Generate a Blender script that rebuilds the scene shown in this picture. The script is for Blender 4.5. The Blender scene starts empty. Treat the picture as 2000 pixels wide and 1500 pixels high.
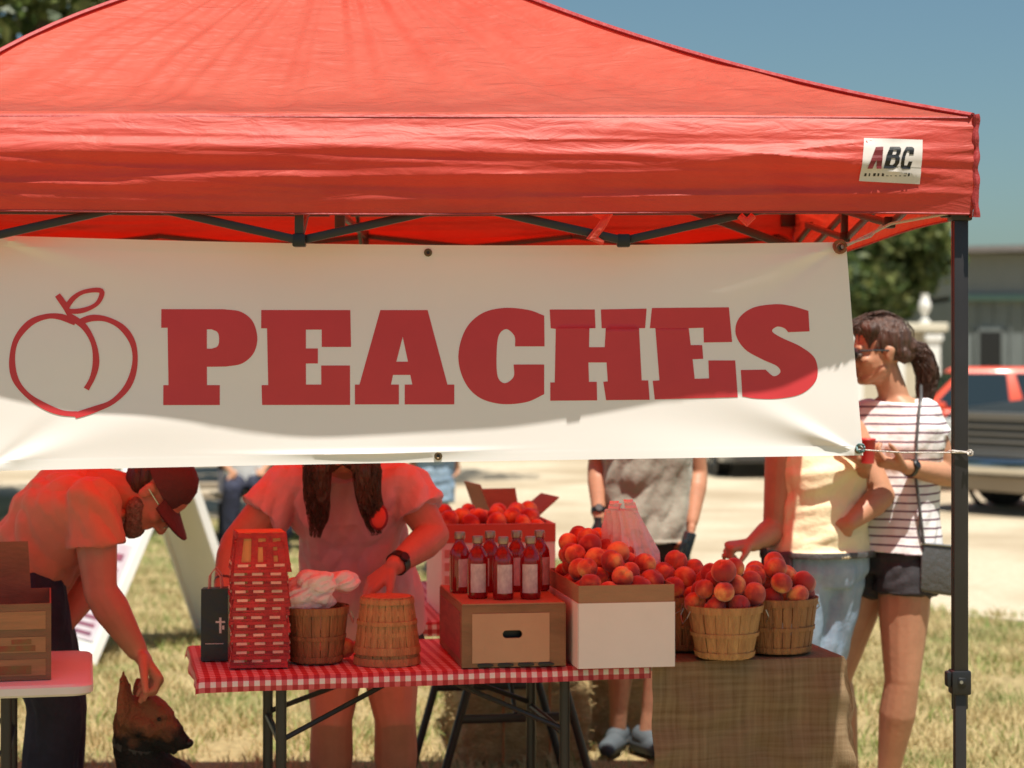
import bpy, bmesh, math, random
import numpy as np
from mathutils import Vector, Matrix, noise
R = math.radians
SC = bpy.context.scene
COL = SC.collection
random.seed(7); np.random.seed(7)
F = 3933.0; H = 1.58; YH = 697.0       # focal length in photo pixels, eye height, horizon row

# ------------------------------------------------------------ camera, world, sun
cd = bpy.data.cameras.new('camera'); cam = bpy.data.objects.new('camera', cd); COL.objects.link(cam)
cam.location = (0, 0, H); cam.rotation_euler = (R(90), 0, 0)
cd.lens = F/2000*36; cd.sensor_width = 36; cd.shift_y = -53/2000; cd.clip_end = 2000; cd.clip_start = .1
cd.dof.use_dof = True; cd.dof.focus_distance = 4.9; cd.dof.aperture_fstop = 3.6
SC.camera = cam
SUN = Vector((.12, -.30, 1)).normalized()
w = bpy.data.worlds.new('World'); SC.world = w; w.use_nodes = True
nt = w.node_tree; nt.nodes.clear()
sky = nt.nodes.new('ShaderNodeTexSky'); sky.sky_type = 'NISHITA'; sky.sun_disc = False
sky.sun_elevation = math.asin(SUN.z); sky.sun_rotation = math.atan2(SUN.x, SUN.y); sky.air_density = 1.0; sky.dust_density = 1.5; sky.ozone_density = 2.5
bg = nt.nodes.new('ShaderNodeBackground'); bg.inputs[1].default_value = .055
ow = nt.nodes.new('ShaderNodeOutputWorld'); tn = nt.nodes.new('ShaderNodeMix'); tn.data_type = 'RGBA'; tn.blend_type = 'MULTIPLY'; tn.inputs[0].default_value = 1; tn.inputs[7].default_value = (.86, 1.02, .96, 1); nt.links.new(sky.outputs[0], tn.inputs[6]); nt.links.new(tn.outputs[2], bg.inputs[0]); nt.links.new(bg.outputs[0], ow.inputs[0])
sl = bpy.data.lights.new('sun', 'SUN'); sl.energy = 5.0; sl.angle = R(.53); sl.color = (1, .94, .84)
so = bpy.data.objects.new('sun', sl); COL.objects.link(so); so.rotation_euler = SUN.to_track_quat('Z', 'Y').to_euler(); so.location = (0, 0, 30)
SC.view_settings.view_transform = 'Standard'; SC.view_settings.look = 'None'; SC.view_settings.exposure = .70; SC.view_settings.gamma = 1
SC.render.engine = 'CYCLES'
try:
    SC.cycles.use_denoising = True; SC.cycles.denoiser = 'OPENIMAGEDENOISE'
except Exception: pass
SC.cycles.max_bounces = 8; SC.cycles.transparent_max_bounces = 12; SC.cycles.sample_clamp_indirect = 6
SC.cycles.diffuse_bounces = 5


# ------------------------------------------------------------ placing helpers
def at(px, py, d): return Vector(((px-1000)/F*d, d, H+(YH-py)/F*d))
def on(px, py, z=0.0):
    d = (H-z)*F/(py-YH); return Vector(((px-1000)/F*d, d, z))

# ------------------------------------------------------------ object helpers
def link(name, me, mat=None, parent=None, root=None, smooth=True):
    o = bpy.data.objects.new(name, me); COL.objects.link(o)
    if mat is not None and not me.materials: me.materials.append(mat)
    L = Vector((0, 0, 0))
    if parent is not None:
        o.parent = parent; r = parent
        while r.parent: r = r.parent
        L = r.location if r.type == 'EMPTY' else Vector(r.get('_org', (0, 0, 0)))
    if L.length > 0: me.transform(Matrix.Translation(-L))
    if smooth:
        for p in me.polygons: p.use_smooth = True
        try: me.set_sharp_from_angle(angle=R(38))
        except Exception: pass
    return o
def thing(name, label, cat, loc=(0, 0, 0), group=None):
    o = bpy.data.objects.new(name, None); COL.objects.link(o); o.location = loc; o.empty_display_size = .1
    o['label'] = label; o['category'] = cat
    if group: o['group'] = group
    return o
def tag(o, label, cat, group=None):
    o['label'] = label; o['category'] = cat
    if group: o['group'] = group
    return o
def dup(root, loc=None, rot=None, scale=None, label=None, group=None):
    def rec(o, par):
        c = o.copy(); COL.objects.link(c)
        if par is not None: c.parent = par
        for ch in list(kids.get(o.name, [])): rec(ch, c)
        return c
    kids = {}
    for ch in root.children_recursive: kids.setdefault(ch.parent.name, []).append(ch)
    c = rec(root, None)
    if loc is not None: c.location = loc
    if rot is not None: c.rotation_euler = rot
    if scale is not None: c.scale = (scale,)*3 if not hasattr(scale, '__len__') else scale
    if label: c['label'] = label
    if group: c['group'] = group
    return c

class MB:
    """collects simple solids into one mesh"""
    def __init__(s): s.v = []; s.f = []; s.mi = []; s.cur = 0
    def add(s, vs, fs):
        n = len(s.v); s.v += [tuple(v) for v in vs]
        for f in fs: s.f.append(tuple(i+n for i in f)); s.mi.append(s.cur)
        return s
    def box(s, c, size, rot=None, M=None):
        sx, sy, sz = [a/2 for a in size]
        vs = [Vector((x*sx, y*sy, z*sz)) for x in (-1, 1) for y in (-1, 1) for z in (-1, 1)]
        if rot is not None:
            rm = Matrix.Rotation(rot, 3, 'Z') if not isinstance(rot, Matrix) else rot
            vs = [rm @ v for v in vs]
        vs = [v+Vector(c) for v in vs]
        if M is not None: vs = [M @ v for v in vs]
        return s.add(vs, [(0, 1, 3, 2), (4, 6, 7, 5), (0, 4, 5, 1), (2, 3, 7, 6), (0, 2, 6, 4), (1, 5, 7, 3)])
    def hexa(s, p):   # 8 points: bottom 4 (ccw), top 4
        return s.add(p, [(3, 2, 1, 0), (4, 5, 6, 7), (0, 1, 5, 4), (1, 2, 6, 5), (2, 3, 7, 6), (3, 0, 4, 7)])
    def bar(s, a, b, w, h=None, up=(0, 0, 1)):
        a = Vector(a); b = Vector(b); h = h or w; z = (b-a).normalized()
        x = z.cross(Vector(up));
        if x.length < 1e-3: x = z.cross(Vector((1, 0, 0)))
        x.normalize(); y = x.cross(z)
        p = [q + x*i*w/2 + y*j*h/2 for q in (a, b) for i, j in ((-1, -1), (1, -1), (1, 1), (-1, 1))]
        return s.hexa(p)
    def tube(s, pts, r, n=8, closed=False, flat=1.0, caps=True):
        pts = [Vector(p) for p in pts]; m = len(pts); rs = r if hasattr(r, '__len__') else [r]*m
        vs = []; fs = []; px = None
        for i, p in enumerate(pts):
            if closed: t = pts[(i+1) % m]-pts[i-1]
            else: t = pts[min(i+1, m-1)]-pts[max(i-1, 0)]
            t.normalize()
            if px is None:
                px = t.cross(Vector((0, 0, 1)));
                if px.length < 1e-2: px = t.cross(Vector((0, 1, 0)))
            x = (px - t*px.dot(t)).normalized(); px = x; y = t.cross(x)
            for k in range(n):
                a = 2*math.pi*k/n; vs.append(p + x*math.cos(a)*rs[i] + y*math.sin(a)*rs[i]*flat)
        for i in range(m if closed else m-1):
            for k in range(n):
                a = i*n+k; b = i*n+(k+1) % n; c = ((i+1) % m)*n+(k+1) % n; d = ((i+1) % m)*n+k; fs.append((a, b, c, d))
        if not closed and caps: fs.append(tuple(range(n))[::-1]); fs.append(tuple((m-1)*n+k for k in range(n)))
        return s.add(vs, fs)
    def lathe(s, prof, c=(0, 0, 0), n=24, M=None, a0=0, a1=2*math.pi):
        c = Vector(c); full = abs(a1-a0-2*math.pi) < 1e-6; m = n if full else n+1
        vs = []; fs = []
        for (r, z) in prof:
            for k in range(m):
                a = a0+(a1-a0)*k/n; v = Vector((r*math.cos(a), r*math.sin(a), z))
                if M is not None: v = M @ v
                vs.append(v+c)
        for i in range(len(prof)-1):
            for k in range(n):
                k2 = (k+1) % m; fs.append((i*m+k, i*m+k2, (i+1)*m+k2, (i+1)*m+k))
        return s.add(vs, fs)
    def ell(s, c, r, M=None, nu=16, nv=10):
        c = Vector(c); vs = []; fs = []
        if not hasattr(r, '__len__'): r = (r, r, r)
        for j in range(nv+1):
            th = math.pi*j/nv
            for k in range(nu):
                a = 2*math.pi*k/nu; v = Vector((r[0]*math.sin(th)*math.cos(a), r[1]*math.sin(th)*math.sin(a), r[2]*math.cos(th)))
                if M is not None: v = M @ v
                vs.append(v+c)
        for j in range(nv):
            for k in range(nu): fs.append((j*nu+k, (j+1)*nu+k, (j+1)*nu+(k+1) % nu, j*nu+(k+1) % nu))
        return s.add(vs, fs)
    def cap(s, a, b, r0, r1, n=14, flat=None):
        """tapered capsule; flat=(axis vector, factor) squashes the section"""
        a = Vector(a); b = Vector(b); z = b-a; L = z.length
        if L < 1e-6: return s.ell(a, max(r0, r1))
        z.normalize(); x = z.cross(Vector((0, 0, 1)))
        if x.length < 1e-2: x = z.cross(Vector((0, 1, 0)))
        x.normalize(); y = z.cross(x)
        st = [(-r0*math.cos(t), r0*math.sin(t)) for t in (0.02, .5, 1.05)] + [(0, r0), (L, r1)] + [(L+r1*math.sin(t), r1*math.cos(t)) for t in (.52, 1.07, 1.55)]
        vs = []; fs = []
        for (h, r) in st:
            for k in range(n):
                t = 2*math.pi*k/n; o = x*math.cos(t)*r+y*math.sin(t)*r
                if flat: ax = flat[0].normalized(); o = o - ax*o.dot(ax)*(1-flat[1])
                vs.append(a+z*h+o)
        for i in range(len(st)-1):
            for k in range(n): fs.append((i*n+k, i*n+(k+1) % n, (i+1)*n+(k+1) % n, (i+1)*n+k))
        fs.append(tuple(range(n))[::-1]); fs.append(tuple((len(st)-1)*n+k for k in range(n)))
        return s.add(vs, fs)
    def chain(s, pts, rs, flat=None):
        for i in range(len(pts)-1): s.cap(pts[i], pts[i+1], rs[i], rs[i+1], flat=flat)
        return s
    def loft(s, rings, n=24):
        """rings: (centre, xaxis, yaxis) with lengths as radii; closed ends"""
        vs = []; fs = []
        for c, x, y in rings:
            for k in range(n):
                a = 2*math.pi*k/n; ca = math.cos(a); sa = math.sin(a)
                ca = math.copysign(abs(ca)**.85, ca); sa = math.copysign(abs(sa)**.85, sa)
                vs.append(Vector(c)+Vector(x)*ca+Vector(y)*sa)
        for i in range(len(rings)-1):
            for k in range(n): fs.append((i*n+k, i*n+(k+1) % n, (i+1)*n+(k+1) % n, (i+1)*n+k))
        fs.append(tuple(range(n))[::-1]); fs.append(tuple((len(rings)-1)*n+k for k in range(n)))
        return s.add(vs, fs)
    def prism(s, poly, a, b, M=None):
        """2-D polygon (x,z) extruded along y from a to b"""
        n = len(poly); vs = [Vector((x, a, z)) for x, z in poly]+[Vector((x, b, z)) for x, z in poly]
        if M is not None: vs = [M @ v for v in vs]
        return s.add(vs, [tuple(range(n)), tuple(range(n, 2*n))[::-1]]+[(i, i+n, (i+1) % n+n, (i+1) % n) for i in range(n)])
    def mesh(s, name='mesh', mats=None, bevel=0, seg=2, fixn=True):
        me = bpy.data.meshes.new(name); me.from_pydata(s.v, [], s.f)
        if mats:
            for m in mats: me.materials.append(m)
            me.polygons.foreach_set('material_index', s.mi)
        if bevel or fixn:
            bm = bmesh.new(); bm.from_mesh(me)
            bmesh.ops.remove_doubles(bm, verts=bm.verts, dist=1e-6)
            if fixn: bmesh.ops.recalc_face_normals(bm, faces=bm.faces)
            if bevel:
                ed = [e for e in bm.edges if len(e.link_faces) == 2 and e.calc_face_angle(0) > R(35)]
                bmesh.ops.bevel(bm, geom=ed, offset=bevel, segments=seg, affect='EDGES', profile=.5, clamp_overlap=True)
            bm.to_mesh(me); bm.free()
        return me
    def build(s, name, mat, parent=None, bevel=0, seg=2, smooth=True):
        mats = mat if isinstance(mat, list) else None
        return link(name, s.mesh(name, mats, bevel, seg), None if mats else mat, parent, smooth=smooth)

def remeshed(mb, voxel=.006, smooth=6, fold=0, fdir=(0, 0, 1), fscale=14, seed=0):
    me = mb.mesh('tmp'); o = bpy.data.objects.new('tmp', me); COL.objects.link(o)
    m = o.modifiers.new('r', 'REMESH'); m.mode = 'VOXEL'; m.voxel_size = voxel
    if smooth:
        m2 = o.modifiers.new('s', 'SMOOTH'); m2.iterations = smooth; m2.factor = .5
    dg = bpy.context.evaluated_depsgraph_get(); me2 = bpy.data.meshes.new_from_object(o.evaluated_get(dg))
    bpy.data.objects.remove(o); bpy.data.meshes.remove(me)
    if fold:
        n = len(me2.vertices); co = np.empty(n*3, 'f'); me2.vertices.foreach_get('co', co); co = co.reshape(-1, 3)
        no = np.empty(n*3, 'f'); me2.vertices.foreach_get('normal', no); no = no.reshape(-1, 3)
        fd = Vector(fdir).normalized()
        a = np.zeros(n)
        for i in range(n):
            p = Vector(co[i]); al = p.dot(fd); q = (p - fd*al)*fscale + fd*al*fscale*.25
            a[i] = abs(noise.noise(q+Vector((seed, 0, 0))))*1.6-.4 + .5*noise.noise(q*2.3+Vector((0, seed, 3)))
        co = co + no*(a*fold)[:, None]; me2.vertices.foreach_set('co', co.astype('f').ravel()); me2.update()
    return me2

# ------------------------------------------------------------ materials
def mat(name, col=(.5, .5, .5), rough=.6, metal=0, spec=.5, vary=0, vscale=8, col2=None, bump=0, bscale=40, stretch=(1, 1, 1), trans=0, tcol=None, coat=0, sheen=0, coords='Object', alpha=None, rand=0, detail=6):
    m = bpy.data.materials.new(name); m.use_nodes = True; t = m.node_tree; N = t.nodes; L = t.links
    b = N['Principled BSDF']; out = N['Material Output']
    b.inputs['Base Color'].default_value = (*col, 1); b.inputs['Roughness'].default_value = rough; b.inputs['Metallic'].default_value = metal
    b.inputs['Specular IOR Level'].default_value = spec
    if coat: b.inputs['Coat Weight'].default_value = coat; b.inputs['Coat Roughness'].default_value = .08
    if sheen: b.inputs['Sheen Weight'].default_value = sheen
    tc = N.new('ShaderNodeTexCoord'); mp = N.new('ShaderNodeMapping'); mp.inputs['Scale'].default_value = stretch
    L.new(tc.outputs[coords], mp.inputs[0])
    csock = None
    if vary or col2:
        nz = N.new('ShaderNodeTexNoise'); nz.inputs['Scale'].default_value = vscale; nz.inputs['Detail'].default_value = detail; nz.inputs['Roughness'].default_value = .65
        L.new(mp.outputs[0], nz.inputs[0])
        rp = N.new('ShaderNodeMapRange'); rp.inputs[1].default_value = .32; rp.inputs[2].default_value = .68
        L.new(nz.outputs[0], rp.inputs[0])
        mx = N.new('ShaderNodeMix'); mx.data_type = 'RGBA'; L.new(rp.outputs[0], mx.inputs[0])
        c2 = col2 or tuple(min(1, c*(1+vary)) for c in col); c1 = col if col2 else tuple(c*(1-vary) for c in col)
        mx.inputs[6].default_value = (*c1, 1); mx.inputs[7].default_value = (*c2, 1); csock = mx.outputs[2]
        L.new(csock, b.inputs['Base Color'])
    if rand:
        oi = N.new('ShaderNodeObjectInfo'); hs = N.new('ShaderNodeHueSaturation'); mr = N.new('ShaderNodeMapRange')
        mr.inputs[3].default_value = 1-rand; mr.inputs[4].default_value = 1+rand; L.new(oi.outputs['Random'], mr.inputs[0]); L.new(mr.outputs[0], hs.inputs['Value'])
        if csock: L.new(csock, hs.inputs['Color'])
        else: hs.inputs['Color'].default_value = (*col, 1)
        csock = hs.outputs[0]; L.new(csock, b.inputs['Base Color'])
    if bump:
        n2 = N.new('ShaderNodeTexNoise'); n2.inputs['Scale'].default_value = bscale; n2.inputs['Detail'].default_value = 5; L.new(mp.outputs[0], n2.inputs[0])
        bp = N.new('ShaderNodeBump'); bp.inputs['Strength'].default_value = min(1, bump); bp.inputs['Distance'].default_value = .02*max(1, bump)
        L.new(n2.outputs[0], bp.inputs['Height']); L.new(bp.outputs[0], b.inputs['Normal'])
    if trans:
        tr = N.new('ShaderNodeBsdfTranslucent'); tr.inputs[0].default_value = (*(tcol or col), 1)
        ms = N.new('ShaderNodeMixShader'); ms.inputs[0].default_value = trans
        L.new(b.outputs[0], ms.inputs[1]); L.new(tr.outputs[0], ms.inputs[2]); L.new(ms.outputs[0], out.inputs[0])
    return m
M = {}
M['skin'] = mat('skin', (.57, .25, .165), .5, vary=.07, vscale=14, bump=.05, bscale=60, spec=.4)
M['skin_tan'] = mat('tanned skin', (.44, .22, .13), .5, vary=.09, vscale=14, bump=.05, bscale=60, spec=.4)
M['hair'] = mat('dark brown hair', (.035, .017, .012), .42, col2=(.11, .05, .03), vscale=60, stretch=(1, 1, .12), bump=.8, bscale=90)
M['beard'] = mat('greying beard', (.16, .10, .08), .8, col2=(.4, .3, .25), vscale=90, bump=.9, bscale=150)
M['black'] = mat('black paint', (.012, .012, .013), .4)
M['black_cloth'] = mat('black cloth', (.022, .02, .024), .75, vary=.3, bump=.4, bscale=18)
M['leather'] = mat('black leather', (.07, .07, .07), .38, bump=.3, bscale=45)
M['steel'] = mat('dark powder coated steel', (.018, .015, .016), .42, spec=.6, vary=.2)
M['zinc'] = mat('galvanised steel', (.45, .45, .45), .35, metal=.9, vary=.15)
M['card'] = mat('brown cardboard', (.36, .22, .12), .8, vary=.1, vscale=6, bump=.12, bscale=30, stretch=(1, 1, 4))
M['card_dark'] = mat('dark printed cardboard', (.24, .135, .07), .8, vary=.22, vscale=5, bump=.15, stretch=(1, 1, 3))
M['card_white'] = mat('white faced cardboard', (.80, .78, .74), .6, vary=.03, vscale=5, bump=.08, bscale=14)
M['wood_basket'] = mat('pale splint wood', (.36, .165, .06), .65, col2=(.60, .33, .13), vscale=9, stretch=(5, 5, .6), bump=.5, bscale=40)
M['wood_basket_dark'] = mat('stained splint wood', (.22, .09, .035), .65, col2=(.42, .20, .075), vscale=9, stretch=(5, 5, .6), bump=.5, bscale=40)
M['straw'] = mat('straw', (.42, .29, .12), .8, col2=(.68, .52, .25), vscale=40, bump=1, bscale=80, stretch=(.6, 3, 3))
M['plastic_bag'] = mat('thin white plastic', (.95, .93, .92), .3, bump=.9, bscale=26, trans=.28, tcol=(.9, .88, .86))
M['white_plastic'] = mat('white moulded plastic', (.74, .73, .70), .45, bump=.12, bscale=300, vary=.03)
M['white_paint'] = mat('white paint', (.80, .79, .75), .5, vary=.04, vscale=4)
M['rubber'] = mat('rubber', (.02, .02, .02), .8)
M['denim'] = mat('washed denim', (.17, .26, .38), .85, col2=(.36, .47, .58), vscale=6, bump=.25, bscale=20)
M['denim_dark'] = mat('dark denim', (.022, .025, .05), .85, vary=.3, vscale=9, bump=.4, bscale=28)
M['glassdark'] = mat('tinted glass', (.015, .025, .03), .06, spec=.9)
M['chrome'] = mat('chrome', (.62, .62, .60), .16, metal=1)
# ------------------------------------------------------------ the ground
def node_mat(name):
    m = bpy.data.materials.new(name); m.use_nodes = True; return m, m.node_tree.nodes, m.node_tree.links, m.node_tree.nodes['Principled BSDF']
def ground_mat(name, a, b, c, s1, s2, s3, bump, rough=.95, m0=.42, m1=.62):
    m, N, L, B = node_mat(name); tc = N.new('ShaderNodeTexCoord')
    n1 = N.new('ShaderNodeTexNoise'); n1.inputs['Scale'].default_value = s1; n1.inputs['Detail'].default_value = 8; n1.inputs['Roughness'].default_value = .7
    n2 = N.new('ShaderNodeTexNoise'); n2.inputs['Scale'].default_value = s2; n2.inputs['Detail'].default_value = 6
    n3 = N.new('ShaderNodeTexNoise'); n3.inputs['Scale'].default_value = s3; n3.inputs['Detail'].default_value = 4
    for n in (n1, n2, n3): L.new(tc.outputs['Object'], n.inputs[0])
    x = N.new('ShaderNodeMix'); x.data_type = 'RGBA'; r = N.new('ShaderNodeMapRange'); r.inputs[1].default_value = .35; r.inputs[2].default_value = .65; L.new(n1.outputs[0], r.inputs[0]); L.new(r.outputs[0], x.inputs[0])
    x.inputs[6].default_value = (*a, 1); x.inputs[7].default_value = (*b, 1)
    y = N.new('ShaderNodeMix'); y.data_type = 'RGBA'; r2 = N.new('ShaderNodeMapRange'); r2.inputs[1].default_value = m0; r2.inputs[2].default_value = m1; L.new(n2.outputs[0], r2.inputs[0]); L.new(r2.outputs[0], y.inputs[0])
    L.new(x.outputs[2], y.inputs[6]); y.inputs[7].default_value = (*c, 1); L.new(y.outputs[2], B.inputs['Base Color'])
    bp = N.new('ShaderNodeBump'); bp.inputs['Strength'].default_value = 1; bp.inputs['Distance'].default_value = bump; L.new(n3.outputs[0], bp.inputs['Height']); L.new(bp.outputs[0], B.inputs['Normal'])
    B.inputs['Roughness'].default_value = rough; B.inputs['Specular IOR Level'].default_value = .2
    return m
M['turf'] = ground_mat('dry turf', (.20, .155, .07), (.42, .33, .17), (.11, .14, .035), 25, 1.1, 60, .02, m0=.5, m1=.68)
M['gravel'] = ground_mat('pale gravel', (.43, .36, .26), (.56, .48, .36), (.35, .28, .19), 14, .5, 90, .012)
def sheet(name, pts, z, m):
    mb = MB(); mb.add([(x, y, z) for x, y in pts], [tuple(range(len(pts)))])
    o = mb.build(name, m, smooth=False); o['kind'] = 'structure'; return o
sheet('ground', [(-400, -60), (400, -60), (400, 900), (-400, 900)], 0, M['turf'])
edge = []
EP = [(-9, 26), (-4.5, 21.5), (-.75, 17.1), (2.77, 12.25), (6, 10.2), (14, 8)]
for i in range(len(EP)-1):
    for k in range(24):
        t = k/24; x = EP[i][0]*(1-t)+EP[i+1][0]*t; y = EP[i][1]*(1-t)+EP[i+1][1]*t
        edge.append((x, y+.22*noise.noise(Vector((x*2.1, 0, 0)))+.08*noise.noise(Vector((x*9, 4, 0)))))
edge.append(EP[-1])
def gravel_y(x):
    if x < EP[0][0]: return 99
    for i in range(len(EP)-1):
        if x <= EP[i+1][0]: t = (x-EP[i][0])/(EP[i+1][0]-EP[i][0]); return EP[i][1]*(1-t)+EP[i+1][1]*t
    return 8
sheet('gravel_lot', edge + [(60, 6), (60, 44), (-9, 44)], .004, M['gravel'])

def blades(name, n, xr, yr, hmin, hmax, m, seed, wid=.004, dens=None):
    rs = np.random.RandomState(seed); x = rs.uniform(*xr, n); y = rs.uniform(yr[0], yr[1], n)
    keep = np.array([y[i] < gravel_y(x[i])+.12+.1*math.sin(x[i]*7) for i in range(n)]) & (np.abs(x) < y*.29+.3)
    # clumpy
    cl = np.array([noise.noise(Vector((x[i]*3.1, y[i]*3.1, seed))) for i in range(n)])
    keep &= rs.uniform(0, 1, n) < (.55+1.3*cl)
    x = x[keep]; y = y[keep]; cl = cl[keep]; n = len(x); a = rs.uniform(0, 6.28, n); h = rs.uniform(hmin, hmax, n)*(1+.9*np.clip(cl, -.4, .6)); ln = rs.uniform(.2, 1.3, n)*h
    w = wid*rs.uniform(.6, 1.4, n); b = rs.uniform(0, 6.28, n)
    v = np.zeros((n, 5, 3)); dx = np.cos(a); dy = np.sin(a); tx = np.cos(b); ty = np.sin(b)
    v[:, 0] = np.c_[x-dx*w, y-dy*w, np.zeros(n)]; v[:, 1] = np.c_[x+dx*w, y+dy*w, np.zeros(n)]
    v[:, 2] = np.c_[x+dx*w*.7+tx*ln*.4, y+dy*w*.7+ty*ln*.4, h*.6]; v[:, 3] = np.c_[x-dx*w*.7+tx*ln*.4, y-dy*w*.7+ty*ln*.4, h*.6]
    v[:, 4] = np.c_[x+tx*ln, y+ty*ln, h]
    i = np.arange(n)*5; f = [(k, k+1, k+2, k+3) for k in i]+[(k+3, k+2, k+4) for k in i]
    me = bpy.data.meshes.new(name); me.from_pydata(v.reshape(-1, 3).tolist(), [], f)
    o = link(name, me, m, smooth=False); o['kind'] = 'stuff'; return o
M['blade_dry'] = mat('dry grass blades', (.40, .31, .14), .8, col2=(.62, .52, .28), vscale=9, trans=.3, tcol=(.6, .5, .25), coords='Object')
M['blade_green'] = mat('green grass blades', (.13, .20, .05), .8, col2=(.38, .40, .14), vscale=2.5, trans=.3, tcol=(.3, .4, .1))
g = blades('dry_grass', 150000, (-3.6, 4), (7.2, 15), .02, .06, M['blade_dry'], 3, .0035); tag(g, 'short dry straw coloured grass covering the ground behind the tables', 'grass')
g = blades('green_grass', 60000, (-4.6, 4), (7.2, 20), .02, .06, M['blade_green'], 11, .004); tag(g, 'short green grass patches scattered through the dry turf', 'grass')

# ------------------------------------------------------------ trees
M['bark'] = mat('bark', (.10, .07, .05), .9, vary=.35, vscale=12, stretch=(1, 1, .2), bump=1, bscale=30)
def leafmat(name, a, b, c):
    m, N, L, B = node_mat(name); g = N.new('ShaderNodeNewGeometry'); cr = N.new('ShaderNodeValToRGB')
    cr.color_ramp.elements[0].color = (*a, 1); cr.color_ramp.elements[1].color = (*c, 1); e = cr.color_ramp.elements.new(.55); e.color = (*b, 1)
    L.new(g.outputs['Random Per Island'], cr.inputs[0]); L.new(cr.outputs[0], B.inputs['Base Color']); B.inputs['Roughness'].default_value = .5
    tr = N.new('ShaderNodeBsdfTranslucent'); L.new(cr.outputs[0], tr.inputs[0]); ms = N.new('ShaderNodeMixShader'); ms.inputs[0].default_value = .35
    L.new(B.outputs[0], ms.inputs[1]); L.new(tr.outputs[0], ms.inputs[2]); L.new(ms.outputs[0], N['Material Output'].inputs[0]); return m
M['leaf'] = leafmat('tree leaves', (.03, .06, .015), (.08, .12, .03), (.20, .22, .07))
def tree(label, x, y, h, cr, cz, nclump, nleaf, leaf, seed, rz=None, group=None):
    rnd = random.Random(seed); rs = np.random.RandomState(seed); t = thing('shade_tree', label, 'tree', (x, y, 0), group)
    rz = rz or cr*.75; tb = MB(); top = Vector((x, y, cz)); base = Vector((x, y, 0))
    pts = [base + Vector((.12*math.sin(i*1.3), .1*math.cos(i), (cz)*i/6)) for i in range(7)]
    r0 = h*.035; tb.tube(pts, [r0*(1.25 if i == 0 else 1-.1*i) for i in range(7)], 10)
    cs = []
    for k in range(nclump):
        while True:
            p = Vector((rnd.uniform(-1, 1), rnd.uniform(-1, 1), rnd.uniform(-.8, 1)))
            if .25 < p.length < 1: break
        cs.append((Vector((x+p.x*cr, y+p.y*cr, cz+p.z*rz)), rnd.uniform(.16, .32)*cr))
    for k in range(9):
        c = cs[k*nclump//9][0]; s = pts[3+k % 3]; mid = (s+c)/2+Vector((0, 0, -.12*cr)); tb.tube([s, mid, c], [r0*.5, r0*.3, r0*.1], 6)
    tb.build('trunk', M['bark'], t)
    n = nclump*nleaf; ci = rs.randint(0, nclump, n); C = np.array([list(c[0]) for c in cs]); Rr = np.array([c[1] for c in cs])
    d = rs.normal(size=(n, 3)); d /= np.linalg.norm(d, axis=1)[:, None]; rad = rs.uniform(.25, 1.12, n)**.6
    P = C[ci]+d*(Rr[ci]*rad)[:, None]*np.array([1, 1, .8])
    a = rs.normal(size=(n, 3)); a /= np.linalg.norm(a, axis=1)[:, None]; b = np.cross(a, rs.normal(size=(n, 3))); b /= np.linalg.norm(b, axis=1)[:, None]
    s = leaf*rs.uniform(.6, 1.3, n)[:, None]; v = np.stack([P-a*s, P+b*s*.45, P+a*s, P-b*s*.45], 1).reshape(-1, 3)
    me = bpy.data.meshes.new('crown'); i = np.arange(n)*4; me.from_pydata(v.tolist(), [], [(k, k+1, k+2, k+3) for k in i])
    link('crown', me, M['leaf'], t, smooth=False); return t
tree('large leafy tree rising behind the left shoulder of the red canopy', -5.5, 19, 8, 3.4, 5.9, 80, 520, .10, 5, rz=2.9)
tree('broad tree casting shade over the picnic bench', -2.6, 25.5, 7, 2.8, 4.6, 46, 300, .14, 8)
tree('leafy tree seen between banner edge and canopy leg, beside the pillared wall', 5.9, 41, 6, 2.7, 3.45, 85, 420, .13, 21, rz=2.0)
tree('second tree farther left behind the vendor banner', 2.6, 44, 6, 2.3, 3.7, 34, 260, .16, 23)

def far_wood():
    rs = np.random.RandomState(2); n = 26000; x = rs.uniform(-70, 30, n); z = rs.uniform(0, 1, n); y = 95+rs.uniform(-3, 3, n)
    top = np.array([3.6+1.6*noise.noise(Vector((a*.12, 0, 0)))+.9*noise.noise(Vector((a*.5, 3, 0))) for a in x]); P = np.c_[x, y, z*top]
    a = rs.normal(size=(n, 3)); a /= np.linalg.norm(a, axis=1)[:, None]; b = np.cross(a, rs.normal(size=(n, 3))); b /= np.linalg.norm(b, axis=1)[:, None]
    s = .42*rs.uniform(.6, 1.3, n)[:, None]; v = np.stack([P-a*s, P+b*s*.5, P+a*s, P-b*s*.5], 1).reshape(-1, 3)
    me = bpy.data.meshes.new('far_wood'); i = np.arange(n)*4; me.from_pydata(v.tolist(), [], [(k, k+1, k+2, k+3) for k in i])
    o = link('far_wood', me, M['leaf'], smooth=False); o['kind'] = 'stuff'; tag(o, 'distant belt of green trees along the horizon', 'wood')
far_wood()

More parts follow.
